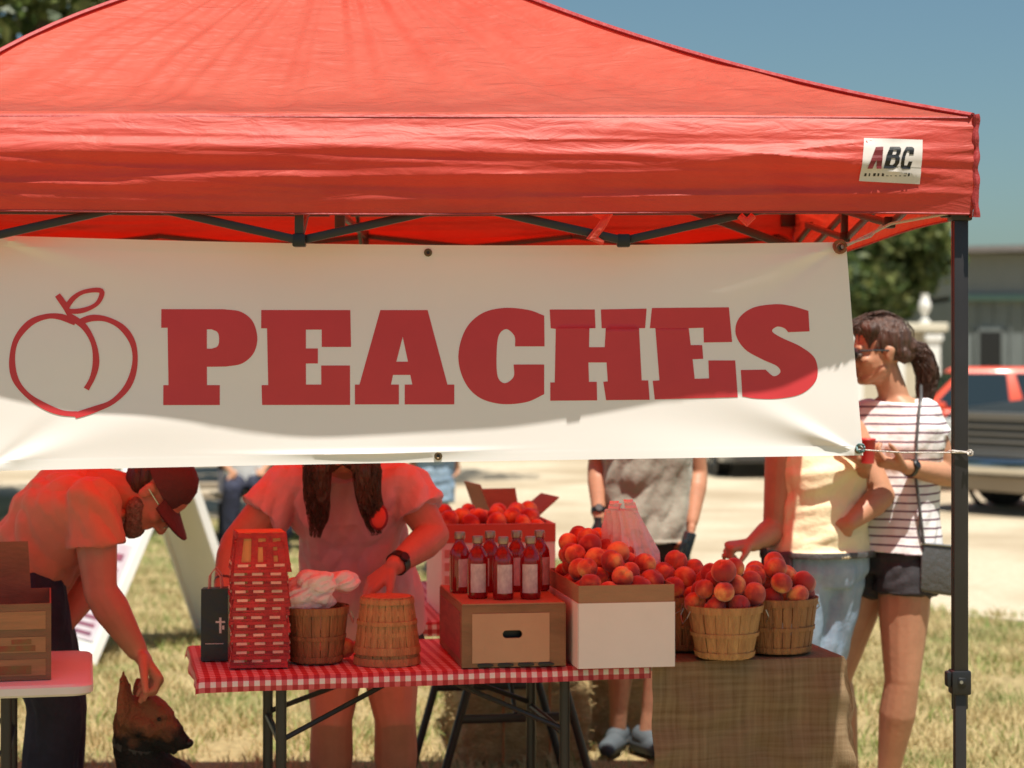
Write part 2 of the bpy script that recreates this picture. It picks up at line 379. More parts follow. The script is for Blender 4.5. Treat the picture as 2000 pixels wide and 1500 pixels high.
# ------------------------------------------------------------ grey building, pillared wall
M['metal_wall'] = mat('grey metal siding', (.15, .17, .17), .6, vary=.1, vscale=1, bump=.1)
M['teal'] = mat('teal trim', (.12, .22, .20), .5); M['roofm'] = mat('grey brown roofing', (.17, .15, .145), .6, vary=.15)
M['stucco'] = mat('cream stucco', (.52, .46, .35), .85, vary=.08, vscale=2, bump=.2)
bt = thing('metal_building', 'long grey metal sided building with a teal band and dark doorway', 'building', (18, 58, 0))
x0 = 12.75; b = MB(); b.box((x0+14, 64, 1.6), (28, 12, 3.2)).build('wall', M['metal_wall'], bt, smooth=False)
b = MB()
for k in range(60): b.box((x0+.25+k*.45, 57.97, 1.58), (.05, .05, 3.1))
b.build('wall_rib', M['metal_wall'], bt, smooth=False)
b = MB(); b.box((x0+14, 57.95, 3.28), (28.2, .3, .16)).build('teal_band', M['teal'], bt, smooth=False)
b = MB(); b.box((x0+14, 63, 3.95), (28, 10, 1.2)).build('upper_wall', mat('upper grey siding', (.20, .215, .22), .6, vary=.12, vscale=3, stretch=(6, 1, .3)), bt, smooth=False)
b = MB(); b.prism([(x0-.5, 4.55), (x0+28.5, 5.1), (x0+28.5, 5.35), (x0-.5, 4.72)], 57.3, 69, None).build('roof', M['roofm'], bt, smooth=False)
dr = MB().box((13.75, 57.93, 1.35), (.62, .1, 1.9)).build('door', M['black'], bt, smooth=False)
MB().box((13.75, 57.95, 2.36), (.82, .14, .1)).box((13.38, 57.95, 1.4), (.1, .14, 2.0)).box((14.12, 57.95, 1.4), (.1, .14, 2.0)).build('door_frame', M['metal_wall'], dr, smooth=False)
wt = thing('garden_wall', 'cream stucco wall with white pillars in front of the trees', 'wall', (6.5, 34, 0))
MB().box((4.95, 34.2, 1.0), (4.6, .25, 2.0)).build('wall', M['stucco'], wt, smooth=False)
MB().box((4.95, 34.15, 2.08), (4.8, .5, .14)).build('cap', mat('pale stone', (.62, .57, .45), .8, vary=.1), wt, bevel=.02, smooth=False)
for x in (3.4, 4.6, 5.8, 6.5, 7.1): 
    MB().box((x, 33.98, .95), (.22, .2, 1.86)).box((x, 33.97, 1.9), (.3, .24, .1)).box((x, 33.97, .1), (.32, .26, .2)).build('pillar', M['white_paint'], wt, bevel=.01, smooth=False)
urn = MB().lathe([(0, 0), (.09, 0), (.09, .05), (.035, .08), (.045, .15), (.10, .24), (.105, .32), (.07, .40), (.06, .44), (.07, .5), (0, .5)], (7.0, 34.15, 2.15), 16).build('stone_urn', M['white_paint'])
tag(urn, 'small white urn standing on top of the cream wall', 'urn')

# ------------------------------------------------------------ vehicles
def wheel(t, c, r=.36, wd=.22, n=(0, 1, 0)):
    Mx = Vector(n).to_track_quat('Z', 'Y').to_matrix()
    wh = MB().lathe([(r*.62, -wd/2), (r*.94, -wd/2), (r, -wd*.32), (r, wd*.32), (r*.94, wd/2), (r*.62, wd/2), (r*.62, -wd/2)], c, 28, Mx).build('tyre', M['rubber'], t)
    rm = MB().lathe([(0, wd*.36), (r*.2, wd*.38), (r*.5, wd*.2), (r*.63, wd*.46), (r*.63, -wd*.4), (0, -wd*.3)], c, 28, Mx)
    for k in range(6):
        a = k*math.pi/3; rm.bar(Vector(c)+Mx@Vector((0, 0, wd*.36)), Vector(c)+Mx@Vector((math.cos(a)*r*.6, math.sin(a)*r*.6, wd*.40)), .06, .03)
    rm.build('rim', M['chrome'], wh); return wh
def car(name, label, cat, loc, yaw, L, Wd, paint, prof, cabin, wheels, r=.34, pickup=False):
    """x forward, y left; prof = lower body side outline, cabin = (bottom outline x's, roof x's, zb, zt)"""
    t = thing(name, label, cat, (0, 0, 0))
    body = MB(); n = len(prof); rows = []
    for s in (-1, 1):
        rows.append([(x*1.0, s*Wd/2, z) for x, z in prof]); 
    # body in 4 ribs for rounded plan
    ys = [-Wd/2, -Wd/2+.12, Wd/2-.12, Wd/2]; sc = [.965, 1, 1, .965]
    vs = []; 
    for y, k in zip(ys, sc): vs += [(x*k, y, z*(1 if 0 < abs(k) else 1) if z < .9 else z*(.97 if k < 1 else 1)) for x, z in prof]
    fs = [tuple(range(n))[::-1], tuple(3*n+i for i in range(n))]
    for j in range(3): fs += [(j*n+i, j*n+(i+1) % n, (j+1)*n+(i+1) % n, (j+1)*n+i) for i in range(n)]
    body.add(vs, fs); bo = body.build('body', paint, t, bevel=.035, seg=3)
    xb0, xb1, xt0, xt1, zb, zt = cabin; w1 = Wd/2-.06; w2 = Wd/2-.24
    P = [(xb0, -w1, zb), (xb1, -w1, zb), (xb1, w1, zb), (xb0, w1, zb), (xt0, -w2, zt), (xt1, -w2, zt), (xt1, w2, zt), (xt0, w2, zt)]
    P = [Vector(p) for p in P]; cb = MB().hexa(P).build('cabin', paint, t, bevel=.06, seg=3)
    def quad(nm, a, b, c, d, inset=.12, par=cb, m=None, splits=1):
        a, b, c, d = [Vector(q) for q in (a, b, c, d)]; nrm = (b-a).cross(d-a).normalized()
        for k in range(splits):
            u0 = (k+inset*.5)/splits if splits > 1 else inset*.5; u1 = (k+1-inset*.5)/splits if splits > 1 else 1-inset*.5
            if splits > 1: u0 = k/splits+.04; u1 = (k+1)/splits-.04
            def pt(u, v): return (a*(1-u)+b*u)*(1-v)+(d*(1-u)+c*u)*v
            q = [pt(u0, .08), pt(u1, .08), pt(u1, .86), pt(u0, .86)]
            MB().hexa([p-nrm*.01 for p in q]+[p+nrm*.008 for p in q]).build(nm, m or M['glassdark'], par, smooth=False)
    quad('side_window', P[0], P[1], P[5], P[4], splits=2); quad('side_window', P[2], P[3], P[7], P[6], splits=2)
    quad('windscreen', P[1], P[2], P[6], P[5]); quad('rear_window', P[3], P[0], P[4], P[7])
    for x in wheels:
        for s in (-1, 1):
            wheel(t, (x, s*(Wd/2-.1), r), r, .22, (0, s, 0))
            MB().lathe([(r*1.16, -.02), (r*1.24, .0), (r*1.24, .012), (r*1.05, .012)], (x, s*(Wd/2), r), 24, Vector((0, s, 0)).to_track_quat('Z', 'Y').to_matrix()).build('wheel_arch', M['black'], bo)
    return t, bo
def place(t, loc, yaw): t.location = loc; t.rotation_euler = (0, 0, yaw)
M['red_paint'] = mat('red car paint', (.72, .075, .03), .45, coat=.2); M['dark_paint'] = mat('dark blue black car paint', (.02, .026, .028), .7, spec=.15)
M['silver'] = mat('silver car paint', (.35, .37, .40), .3, metal=.5, coat=.8); M['lamp'] = mat('headlamp glass', (.6, .6, .58), .12, spec=1); M['grey_dark'] = mat('dark grey plastic', (.06, .06, .06), .5)
# dark pickup
tr, bo = car('pickup_truck', 'dark pickup truck with a chrome grille parked at the right edge of the gravel', 'truck', 0, 0, 5.4, 1.95, M['dark_paint'],
    [(-2.7, .5), (-2.7, 1.12), (-.6, 1.14), (.9, 1.16), (1.3, 1.14), (2.45, 1.04), (2.66, .92), (2.7, .52), (2.5, .42), (-2.5, .42)], (-.75, 1.45, -.55, .65, 1.12, 1.78), (-1.7, 1.72), .38)
gr = MB(); gr.box((2.705, 0, .80), (.06, 1.06, .36)).build('grille', M['grey_dark'], tr)
g2 = MB()
for k in range(5): g2.box((2.75, 0, .66+k*.075), (.04, 1.0, .026))
g2.box((2.75, 0, 1.0), (.06, 1.12, .05)).box((2.75, 0, .61), (.06, 1.12, .04)).build('grille_bar', mat('dull grille metal', (.26, .25, .24), .4, metal=.6), tr, bevel=.006)
for s in (-1, 1):
    MB().box((2.66, s*.76, .82), (.1, .32, .24)).build('headlight', M['lamp'], tr, bevel=.03)
    MB().box((2.72, s*.7, .42), (.05, .2, .1)).build('fog_light', M['lamp'], tr, bevel=.015)
MB().tube([(2.55, -.98, .52), (2.76, -.85, .5), (2.86, -.4, .49), (2.88, 0, .49), (2.86, .4, .49), (2.76, .85, .5), (2.55, .98, .52)], .1, 10, flat=1).build('bumper', M['chrome'], tr)
MB().box((2.74, 0, .31), (.1, 1.7, .16)).build('lower_valance', mat('tan reflection plastic', (.32, .26, .19), .6), tr, bevel=.02)  # tan base colour stands in for reflections on the lower panel
ya = R(212); fc = at(1948, 870, 20.2)
place(tr, (fc.x-math.cos(ya)*2.7, fc.y-math.sin(ya)*2.7, 0), ya)
# red car
tr, bo = car('red_car', 'bright red car with dark side windows parked behind the dark pickup', 'car', 0, 0, 4.4, 1.75, M['red_paint'],
    [(-2.2, .35), (-2.22, .86), (-1.5, .96), (.8, .98), (2.0, .84), (2.2, .7), (2.22, .35), (-2, .25), (2, .25)][:7]+[(2.05, .22), (-2.05, .22)], (-1.3, .95, -.62, .42, .95, 1.455), (-1.35, 1.4), .33)
for s in (-1, 1):
    MB().box((2.16, s*.66, .66), (.14, .3, .14)).build('headlight', M['lamp'], tr, bevel=.03)
    MB().box((-2.17, s*.68, .72), (.1, .26, .16)).build('tail_light', mat('tail lamp', (.4, .01, .01), .2), tr, bevel=.03)
    MB().box((.75, s*.95, 1.0), (.12, .14, .1)).build('mirror', M['red_paint'], tr, bevel=.03)
place(tr, ((1897-1000)/F*24.4+.25, 24.4, 0), R(176))
tr, bo = car('silver_sedan', 'silver sedan facing the stall at the back of the gravel, dark bumper', 'car', 0, 0, 4.5, 1.8, M['silver'],
    [(-2.2, .35), (-2.25, .9), (-1.5, 1.0), (.8, .98), (2.0, .82), (2.2, .66), (2.22, .35), (2.05, .2), (-2.05, .2)], (-1.7, 1.0, -.9, .3, .95, 1.42), (-1.35, 1.4), .32)
MB().box((2.2, 0, .3), (.12, 1.5, .18)).build('bumper', M['grey_dark'], tr, bevel=.03)
MB().box((2.24, 0, .55), (.04, .7, .14)).build('grille', M['grey_dark'], tr, bevel=.01)
for s in (-1, 1): MB().box((2.12, s*.66, .62), (.16, .34, .15)).build('headlight', M['lamp'], tr, bevel=.03)
place(tr, (3.48, 28.3, 0), R(-86))
# ------------------------------------------------------------ canopy tent
def fabric_mat(nm='red canopy fabric', tf=.64, c1=(.60, .135, .08), c2=(.74, .215, .14), bmp=.5):
    m, N, L, B = node_mat(nm); tc = N.new('ShaderNodeTexCoord')
    n1 = N.new('ShaderNodeTexNoise'); n1.inputs['Scale'].default_value = 7; n1.inputs['Detail'].default_value = 9; n1.inputs['Roughness'].default_value = .7; L.new(tc.outputs['Object'], n1.inputs[0])
    mx = N.new('ShaderNodeMix'); mx.data_type = 'RGBA'; r = N.new('ShaderNodeMapRange'); r.inputs[1].default_value = .3; r.inputs[2].default_value = .7; L.new(n1.outputs[0], r.inputs[0]); L.new(r.outputs[0], mx.inputs[0])
    mx.inputs[6].default_value = (*c1, 1); mx.inputs[7].default_value = (*c2, 1); L.new(mx.outputs[2], B.inputs['Base Color'])
    B.inputs['Roughness'].default_value = .55; B.inputs['Sheen Weight'].default_value = .8; B.inputs['Sheen Roughness'].default_value = .4; B.inputs['Sheen Tint'].default_value = (1, .8, .65, 1); B.inputs['Specular IOR Level'].default_value = .5
    mp = N.new('ShaderNodeMapping'); mp.inputs['Scale'].default_value = (2.2, 2.2, 9); L.new(tc.outputs['Object'], mp.inputs[0])
    n2 = N.new('ShaderNodeTexNoise'); n2.inputs['Scale'].default_value = 3.2; n2.inputs['Detail'].default_value = 4; n2.inputs['Distortion'].default_value = 1.2; L.new(mp.outputs[0], n2.inputs[0])
    bp = N.new('ShaderNodeBump'); bp.inputs['Strength'].default_value = bmp; bp.inputs['Distance'].default_value = .02; L.new(n2.outputs[0], bp.inputs['Height']); L.new(bp.outputs[0], B.inputs['Normal'])
    tr = N.new('ShaderNodeBsdfTranslucent'); tr.inputs[0].default_value = (1, .04, .015, 1); ms = N.new('ShaderNodeMixShader'); ms.inputs[0].default_value = tf
    L.new(B.outputs[0], ms.inputs[1]); L.new(tr.outputs[0], ms.inputs[2]); L.new(ms.outputs[0], N['Material Output'].inputs[0]); return m
M['fabric'] = fabric_mat(); M['valance'] = fabric_mat('red shade-toned valance fabric', .16, (.43, .042, .028), (.50, .068, .042), .25)  # valance: darker, less translucent copy of the roof cloth, shade in its colour
M['red_trim'] = mat('dark red binding', (.36, .03, .03), .6, bump=.3, trans=.1, tcol=(.5, .02, .02))
TH = R(.8); EY = 4.555; EX = 1.042; SZ = 3.05; EZ = 2.122
cu = Vector((math.cos(TH), math.sin(TH), 0)); cv = Vector((-math.sin(TH), math.cos(TH), 0))*.88
CO = Vector((EX, EY, 0)) - cu*SZ/2 + cv*SZ/2       # centre on the ground
def cpt(a, b, z): return CO + cu*a + cv*b + Vector((0, 0, z))
tent = thing('canopy_tent', 'red pop-up canopy with black folding frame sheltering the peach stall', 'canopy', tuple(CO))
HS = SZ/2
roof = MB(); NS, NT = 200, 90
ridge = lambda t, wl=0: EZ+.45*t+.285*t*t-.075*wl*math.exp(-((t-.36)/.14)**2)
for fidx in range(4):
    rm = Matrix.Rotation(fidx*math.pi/2, 3, 'Z'); vs = []; fs = []
    for j in range(NT+1):
        t = (j/NT); hw = HS*(1-t*.985)
        for i in range(NS+1):
            s = -1+2*i/NS
            x = s*hw; y = -hw; z = ridge(t, ((1-s)/2, 0, (1+s)/2, 1)[fidx])-.075*(1-s*s)*4*t*(1-t)*(1-.3*t)
            ang = s*4.0
            wr = .010*noise.noise(Vector((s*9+fidx*9, t*1.6, 1)))*(1-abs(s)**6)*min(1, t*5)+.006*noise.noise(Vector((s*22+fidx*7, t*2.5+s*3, 5)))*min(1, t*5)*(1-abs(s)**6)
            wr += .010*max(0, noise.noise(Vector((s*5+t*6, t*9-s*2, fidx*3.3))))*math.sin(math.pi*min(1, t*1.2))
            z += wr; z += .010*math.exp(-((t-.012)/.012)**2)*(1-s**8)
            y += .0
            v = rm @ Vector((x, y, 0)); vs.append(cpt(v.x, v.y, z))
    for j in range(NT):
        for i in range(NS):
            a = j*(NS+1)+i; fs.append((a, a+1, a+NS+2, a+NS+1))
    roof.add(vs, fs)
me = roof.mesh('roof_fabric', fixn=False); link('roof_fabric', me, M['fabric'], tent)
# seam bindings along the four ridges
for k in range(4):
    a = math.pi/4+k*math.pi/2; pts = []
    for j in range(26):
        t = j/25*.98; q = HS*(1-t*.985)*math.sqrt(2); pts.append(cpt(q*math.cos(a), q*math.sin(a), ridge(t, 1 if k in (1, 2) else 0)+.004))
    MB().tube(pts, .012, 6, flat=.6).build('ridge_seam', M['red_trim'], tent)
# valances
def vprof(h):     # h 0..1 downwards -> outward offset, drop
    return (.034*math.sin(min(1, h/.42)*math.pi/2)-.036*(max(0, h-.42)/.58)**1.15, .222*h)
def voff(fidx, s, h):
    off, drop = vprof(h); x = s*HS; e = 1-abs(s)**10; env = math.sin(math.pi*min(1, h*1.0+.02))
    wv = .017*noise.noise(Vector((x*1.1+fidx*5, h*4.2+x*.35, 2)))+.006*noise.noise(Vector((x*1.5, h*7-x*.5, 7+fidx)))+.0035*noise.noise(Vector((x*4, h*16-x*1.5, 17+fidx)))
    for (xc, hc, sl, am, wd, ln) in ((-1.1, .42, .20, .012, .05, .9), (1.05, .83, -.05, .016, .05, .75), (.2, .25, .05, .007, .07, 1.2), (1.3, .55, .5, .012, .06, .3), (-.2, .66, -.06, .007, .05, .9), (-.9, .16, .03, .010, .05, .7), (1.25, .30, -.6, .008, .05, .25), (-.9, .72, .04, .006, .04, .8)):
        dh = h-(hc+sl*(x-xc)); wv += am*math.exp(-(dh/wd)**2)*math.exp(-((x-xc)/ln)**2)*(1 if dh < 0 else .6)
    pull = .004*noise.noise(Vector((h*14, fidx*3, 4)))*math.exp(-((1-abs(s))/.06))
    return (off*(.35+.65*e)+wv*env*(.25+.75*e)+pull), drop*(1+.02*math.sin(x*3+1)) - .006*(1-s*s)
for fidx in range(4):
    rm = Matrix.Rotation(fidx*math.pi/2, 3, 'Z'); vs = []; fs = []; NA, NB = 460, 64
    for j in range(NB+1):
        h = j/NB
        for i in range(NA+1):
            s = -1+2*i/NA; x = s*HS; o, dz = voff(fidx, s, h)
            z = EZ-dz+.008*(1-h)*0
            xx = x + (.012*math.sin(h*9) if abs(s) > .995 else 0)*(1 if s > 0 else -1)*0
            v = rm @ Vector((xx, -HS-o, 0)); vs.append(cpt(v.x, v.y, z))
    for j in range(NB):
        for i in range(NA):
            a = j*(NA+1)+i; fs.append((a, a+NA+1, a+NA+2, a+1))
    me = MB().add(vs, fs).mesh('valance', fixn=False); link('valance', me, M['valance'], tent)
# corner bindings
for sx, sy in ((1, -1), (-1, -1), (1, 1), (-1, 1)):
    pts = [cpt(sx*(HS+.006+.0016*math.sin(k*.7)), sy*(HS+.006+.0016*math.cos(k*.9)), EZ+.006-.232*k/30) for k in range(31)]
    MB().tube(pts, [.0075+.0012*math.sin(k*1.1) for k in range(31)], 8).build('corner_binding', M['red_trim'], tent)
for fidx in range(4):
    rm = Matrix.Rotation(fidx*math.pi/2, 3, 'Z'); pts = []
    for i in range(81):
        v = rm @ Vector(((-1+2*i/80)*HS*.995, -HS-.002, 0)); pts.append(cpt(v.x, v.y, EZ-.002+.003*math.sin(i*.31)*0))
    MB().tube(pts, .0032, 6).build('eave_seam', M['red_trim'], tent)
    pts = []
    for i in range(161):
        s = (-1+2*i/160)*.995; o, dz = voff(fidx, s, 1); v = rm @ Vector((s*HS, -HS-o, 0)); pts.append(cpt(v.x, v.y, EZ-dz))
    MB().tube(pts, .0028, 6).build('hem_seam', M['red_trim'], tent)
# maker patch on the front valance
def valance_y(px, py): return EY-.038
P0 = [at(1690, 268, EY-.042), at(1806, 271, EY-.042), at(1801, 358, EY-.042), at(1681, 352, EY-.042)]
def vp(p, g):
    s_ = ((p-CO).dot(cu))/HS; h = (EZ-p.z)/.222; o, dz = voff(0, s_, max(0, min(1, h))); q = cpt(s_*HS, -HS-o, p.z); return Vector((p.x, q.y-g, p.z))
pm = MB(); vs = []; fs = []
for j in range(9):
    for i in range(13):
        u = i/12; v = j/8; p = (P0[0]*(1-u)+P0[1]*u)*(1-v)+(P0[3]*(1-u)+P0[2]*u)*v; p = vp(p, .0022); vs.append(p)
for j in range(8):
    for i in range(12): a = j*13+i; fs.append((a, a+13, a+14, a+1))
patch = link('maker_patch', MB().add(vs, fs).mesh('p', fixn=False), mat('white vinyl patch', (.68, .62, .58), .5, vary=.06, vscale=20), tent)
def text_mesh(txt, size, shear=0, offset=0, ext=.0006):
    cu_ = bpy.data.curves.new('t', 'FONT'); cu_.body = txt; cu_.size = size; cu_.shear = shear; cu_.offset = offset; cu_.extrude = ext; cu_.align_x = 'LEFT'
    o = bpy.data.objects.new('t', cu_); COL.objects.link(o); dg = bpy.context.evaluated_depsgraph_get(); me = bpy.data.meshes.new_from_object(o.evaluated_get(dg))
    bpy.data.objects.remove(o); return me
def put_text(me, p, sx=1, sz=1, tilt=0):
    me.transform(Matrix.Translation(p) @ Matrix.Rotation(tilt, 4, 'Y') @ Matrix.Rotation(R(90), 4, 'X') @ Matrix.Diagonal((sx, sz, 1, 1)))
yl = EY-.0545
def flat_glyph(name, loops, m, parent):
    c = bpy.data.curves.new('g', 'CURVE'); c.dimensions = '2D'; c.fill_mode = 'BOTH'
    for lp in loops:
        sp = c.splines.new('POLY'); sp.points.add(len(lp)-1); sp.use_cyclic_u = True
        for k, p in enumerate(lp): q = at(p[0], p[1], yl); sp.points[k].co = (q.x, q.z, 0, 1)
    o = bpy.data.objects.new('g', c); COL.objects.link(o); dg = bpy.context.evaluated_depsgraph_get(); me = bpy.data.meshes.new_from_object(o.evaluated_get(dg)); bpy.data.objects.remove(o)
    bm = bmesh.new(); bm.from_mesh(me)
    for ax in (0, 1):
        cs = [v.co[ax] for v in bm.verts]; k = min(cs)+.006
        while k < max(cs):
            co = [0, 0, 0]; no = [0, 0, 0]; co[ax] = k; no[ax] = 1; bmesh.ops.bisect_plane(bm, geom=bm.verts[:]+bm.edges[:]+bm.faces[:], plane_co=co, plane_no=no, dist=1e-7); k += .006
    bmesh.ops.triangulate(bm, faces=bm.faces[:])
    for v in bm.verts: v.co = vp(Vector((v.co.x, yl, v.co.y)), .0034)
    bm.to_mesh(me); bm.free()
    me.materials.clear(); return link(name, me, m, parent, smooth=False)
it = lambda pts: [(1620+x/6, 230+y/6) for x, y in pts]
flat_glyph('patch_letters', [it([(735, 325), (850, 325), (865, 345), (862, 385), (835, 430), (850, 460), (842, 520), (810, 568), (770, 585), (655, 585), (690, 430)]), it([(772, 365), (812, 365), (810, 400), (795, 420), (758, 420)]), it([(748, 460), (795, 460), (792, 515), (765, 540), (728, 540)])], M['black'], patch)
flat_glyph('patch_letters', [it([(930, 325), (1000, 325), (1022, 345), (1015, 415), (960, 415), (965, 372), (938, 372), (915, 430), (905, 500), (905, 545), (940, 545), (955, 500), (1000, 500), (975, 585), (885, 590), (862, 560), (865, 480), (890, 390)])], M['black'], patch)
RI = mat('dark red ink', (.16, .012, .015), .5)
flat_glyph('patch_letters', [[(1697, 328), (1707, 328), (1727, 284), (1714, 285)]], RI, patch); flat_glyph('patch_letters', [[(1715, 328), (1725, 328), (1729, 284), (1716, 285)]], RI, patch)
for k, wd in enumerate((5, 3, 6, 4, 5, 6, 3, 5, 4, 6, 4)):
    x = 1693+k*8.6; flat_glyph('patch_small_print', [[(x, 336), (x+wd*.9, 336.3), (x+wd*.7, 342), (x-.6, 341.6)]], M['black'], patch)

# frame
LEG = .033
def leg(sx, sy):
    x = sx*(HS-.019); y = sy*(HS-.05); lg = MB(); b0 = cpt(x, y, 0); 
    rot = Matrix.Rotation(TH, 3, 'Z')
    lo = MB().box(cpt(x, y, .45), (.026, .026, .90), rot).build('leg', M['steel'], tent, bevel=.003)
    MB().box(cpt(x, y, 1.385), (LEG, LEG, 1.13), rot).box(cpt(x+sx*-.0, y, 1.335), (LEG+.004, .010, 1.12), rot).build('upper_tube', M['steel'], lo, bevel=.003)
    c = MB(); c.box(cpt(x, y, .838), (.044, .044, .055), rot).box(cpt(x-sx*.026, y, .845), (.012, .03, .035), rot).box(cpt(x, y-.026*(-sy if sy < 0 else sy)*-1*0-.024, .841), (.02, .008, .02), rot)
    c.build('height_lock', M['black'], lo, bevel=.004)
    MB().tube([cpt(x-.002, y-.03, .841), cpt(x-.002, y-.022, .841)], .004, 10).build('lock_pin', M['zinc'], lo)
    MB().box(cpt(x, y, .006), (.09, .09, .006), rot).box(cpt(x, y, .02), (.04, .04, .03), rot).build('foot_plate', M['black'], lo, bevel=.002)
    MB().box(cpt(x, y, 1.915), (.048, .048, .05), rot).box(cpt(x-sx*.03, y, 1.915), (.03, .014, .035), rot).box(cpt(x, y-sy*.03, 1.915), (.014, .03, .035), rot).build('slider_bracket', M['black'], lo, bevel=.004)
    MB().box(cpt(x, y, 2.07), (.05, .05, .05), rot).build('corner_bracket', M['black'], lo, bevel=.004)
for sx, sy in ((1, -1), (-1, -1), (1, 1), (-1, 1)): leg(sx, sy)
NB_, NTp = 1.845, 2.03
def truss(side):
    rm = Matrix.Rotation(side*math.pi/2, 3, 'Z'); n = 4; e = HS-.05
    def q(s, z, o=0): v = rm @ Vector((s*e, -(HS-.05)+o, 0)); return cpt(v.x, v.y, z)
    NB_ = 1.845 if side == 0 else 1.93
    for k in range(n):
        a = -1+2*k/n; b = -1+2*(k+1)/n
        za0 = NB_ if k > 0 else 1.915; zb0 = NB_ if k < n-1 else 1.915
        MB().bar(q(a, za0, .007), q(b, NTp-.02, .007), .012, .019).build('truss_bar', M['steel'], tent, bevel=.002)
        MB().bar(q(a, NTp-.02, -.009), q(b, zb0, -.009), .012, .019).build('truss_bar', M['steel'], tent, bevel=.002)
    for k in range(1, n):
        s = -1+2*k/n; MB().box(q(s, NB_), (.03, .03, .03)).build('truss_joint', M['black'], tent, bevel=.004)
    MB().bar(q(0, NB_), q(0, NTp), .02).build('truss_post', M['steel'], tent, bevel=.002)
for s in range(4): truss(s)
mast = MB().bar(cpt(0, 0, 1.95), cpt(0, 0, 2.80), .03).build('centre_pole', M['steel'], tent, bevel=.003)
for k in range(4):
    a = k*math.pi/2; e = HS-.05; p = cpt(e*math.cos(a), e*math.sin(a), NB_); q = cpt(e*math.cos(a), e*math.sin(a), NTp-.02)
    hub = cpt(.03*math.cos(a), .03*math.sin(a), 2.0); hub2 = cpt(.03*math.cos(a), .03*math.sin(a), 2.25); m1 = (p+hub2)/2+Vector((0, 0, .06))
    MB().bar(p, m1, .012, .024).bar(m1, hub2, .012, .019).build('truss_bar', M['steel'], tent, bevel=.002)
    MB().bar(q, hub, .012, .022).build('truss_bar', M['steel'], tent, bevel=.002)
# knotted tie hanging at the front truss
MB().tube([cpt(.66, -HS+.035, 1.92), cpt(.70, -HS+.03, 1.90), cpt(.685, -HS+.02, 1.875), cpt(.665, -HS+.03, 1.85), cpt(.69, -HS+.025, 1.838)], [.012, .017, .010, .014, .006], 8).build('velcro_tie', M['fabric'], tent)
MB().tube([cpt(1.00, -HS+.02, 1.90), cpt(1.015, -HS+.015, 1.885), cpt(1.03, -HS+.02, 1.90)], [.008, .011, .008], 8).build('velcro_tie', M['fabric'], tent)

# ------------------------------------------------------------ banner
M['vinyl'] = mat('white vinyl banner', (.87, .84, .81), .48, vary=.012, vscale=3, trans=.05, tcol=(.9, .85, .8), spec=.4)
M['banner_red'] = mat('printed red', (.66, .045, .055), .45, vary=.05, vscale=4, trans=.05, tcol=(.6, .03, .04))
BD = 4.654
TL, TR_, BR_, BL = (-25, 459), (1651, 473), (1685, 889), (-38, 920)
def by(X, Z):
    u = (X+1.21)/2.0; v = (1.85-Z)/.5
    y = BD+.040*math.sin(math.pi*min(1, max(0, u)))-.006
    y += .008*noise.noise(Vector((X*1.3, Z*3, 3)))+.0035*noise.noise(Vector((X*3.1, Z*7, 9)))
    for (px, py, ang, am) in ((1651, 473, 2.75, .012), (1685, 889, 3.6, .016), (-25, 459, .4, .016), (-38, 920, -.5, .010)):
        c = at(px, py, BD); dx = X-c.x; dz = Z-c.z; r = math.hypot(dx, dz)
        if r > 1e-4:
            th = math.atan2(dz, dx); dth = (th-(-ang if py > 700 and px > 900 and 0 else (math.pi+.33 if px > 900 and py < 700 else math.pi-.42 if px > 900 else -.25 if py < 700 else .30)))
            dth = (dth+math.pi) % (2*math.pi)-math.pi
            y += -am*math.exp(-(dth/.13)**2)*math.exp(-r/.22)*min(1, r/.09)*.55 + am*.3*math.exp(-((dth-.28)/.13)**2)*math.exp(-r/.25)*min(1, r/.09)
    y += -.006*math.exp(-((Z-(1.365+.012*math.sin(X*3)))/.006)**2)*math.exp(-((X+.33)/.20)**2)
    return y
def bpx(u, v):
    x = (TL[0]*(1-u)+TR_[0]*u)*(1-v)+(BL[0]*(1-u)+BR_[0]*u)*v; y = (TL[1]*(1-u)+TR_[1]*u)*(1-v)+(BL[1]*(1-u)+BR_[1]*u)*v
    return x, y+11*math.sin(math.pi*u)*(1-v)+0*v
bx0 = at(-25, 0, BD).x
banner = thing('banner', 'white vinyl banner reading PEACHES with a red peach outline, tied across the stall front', 'banner', tuple(at(830, 700, BD)))
vs = []; fs = []; NA, NB2 = 480, 140
for j in range(NB2+1):
    for i in range(NA+1):
        x, y = bpx(i/NA, j/NB2); p = at(x, y, BD); p.y = by(p.x, p.z); vs.append(p)
for j in range(NB2):
    for i in range(NA): a = j*(NA+1)+i; fs.append((a, a+NA+1, a+NA+2, a+1))
sheet_ = link('banner_sheet', MB().add(vs, fs).mesh('b', fixn=False), M['vinyl'], banner)
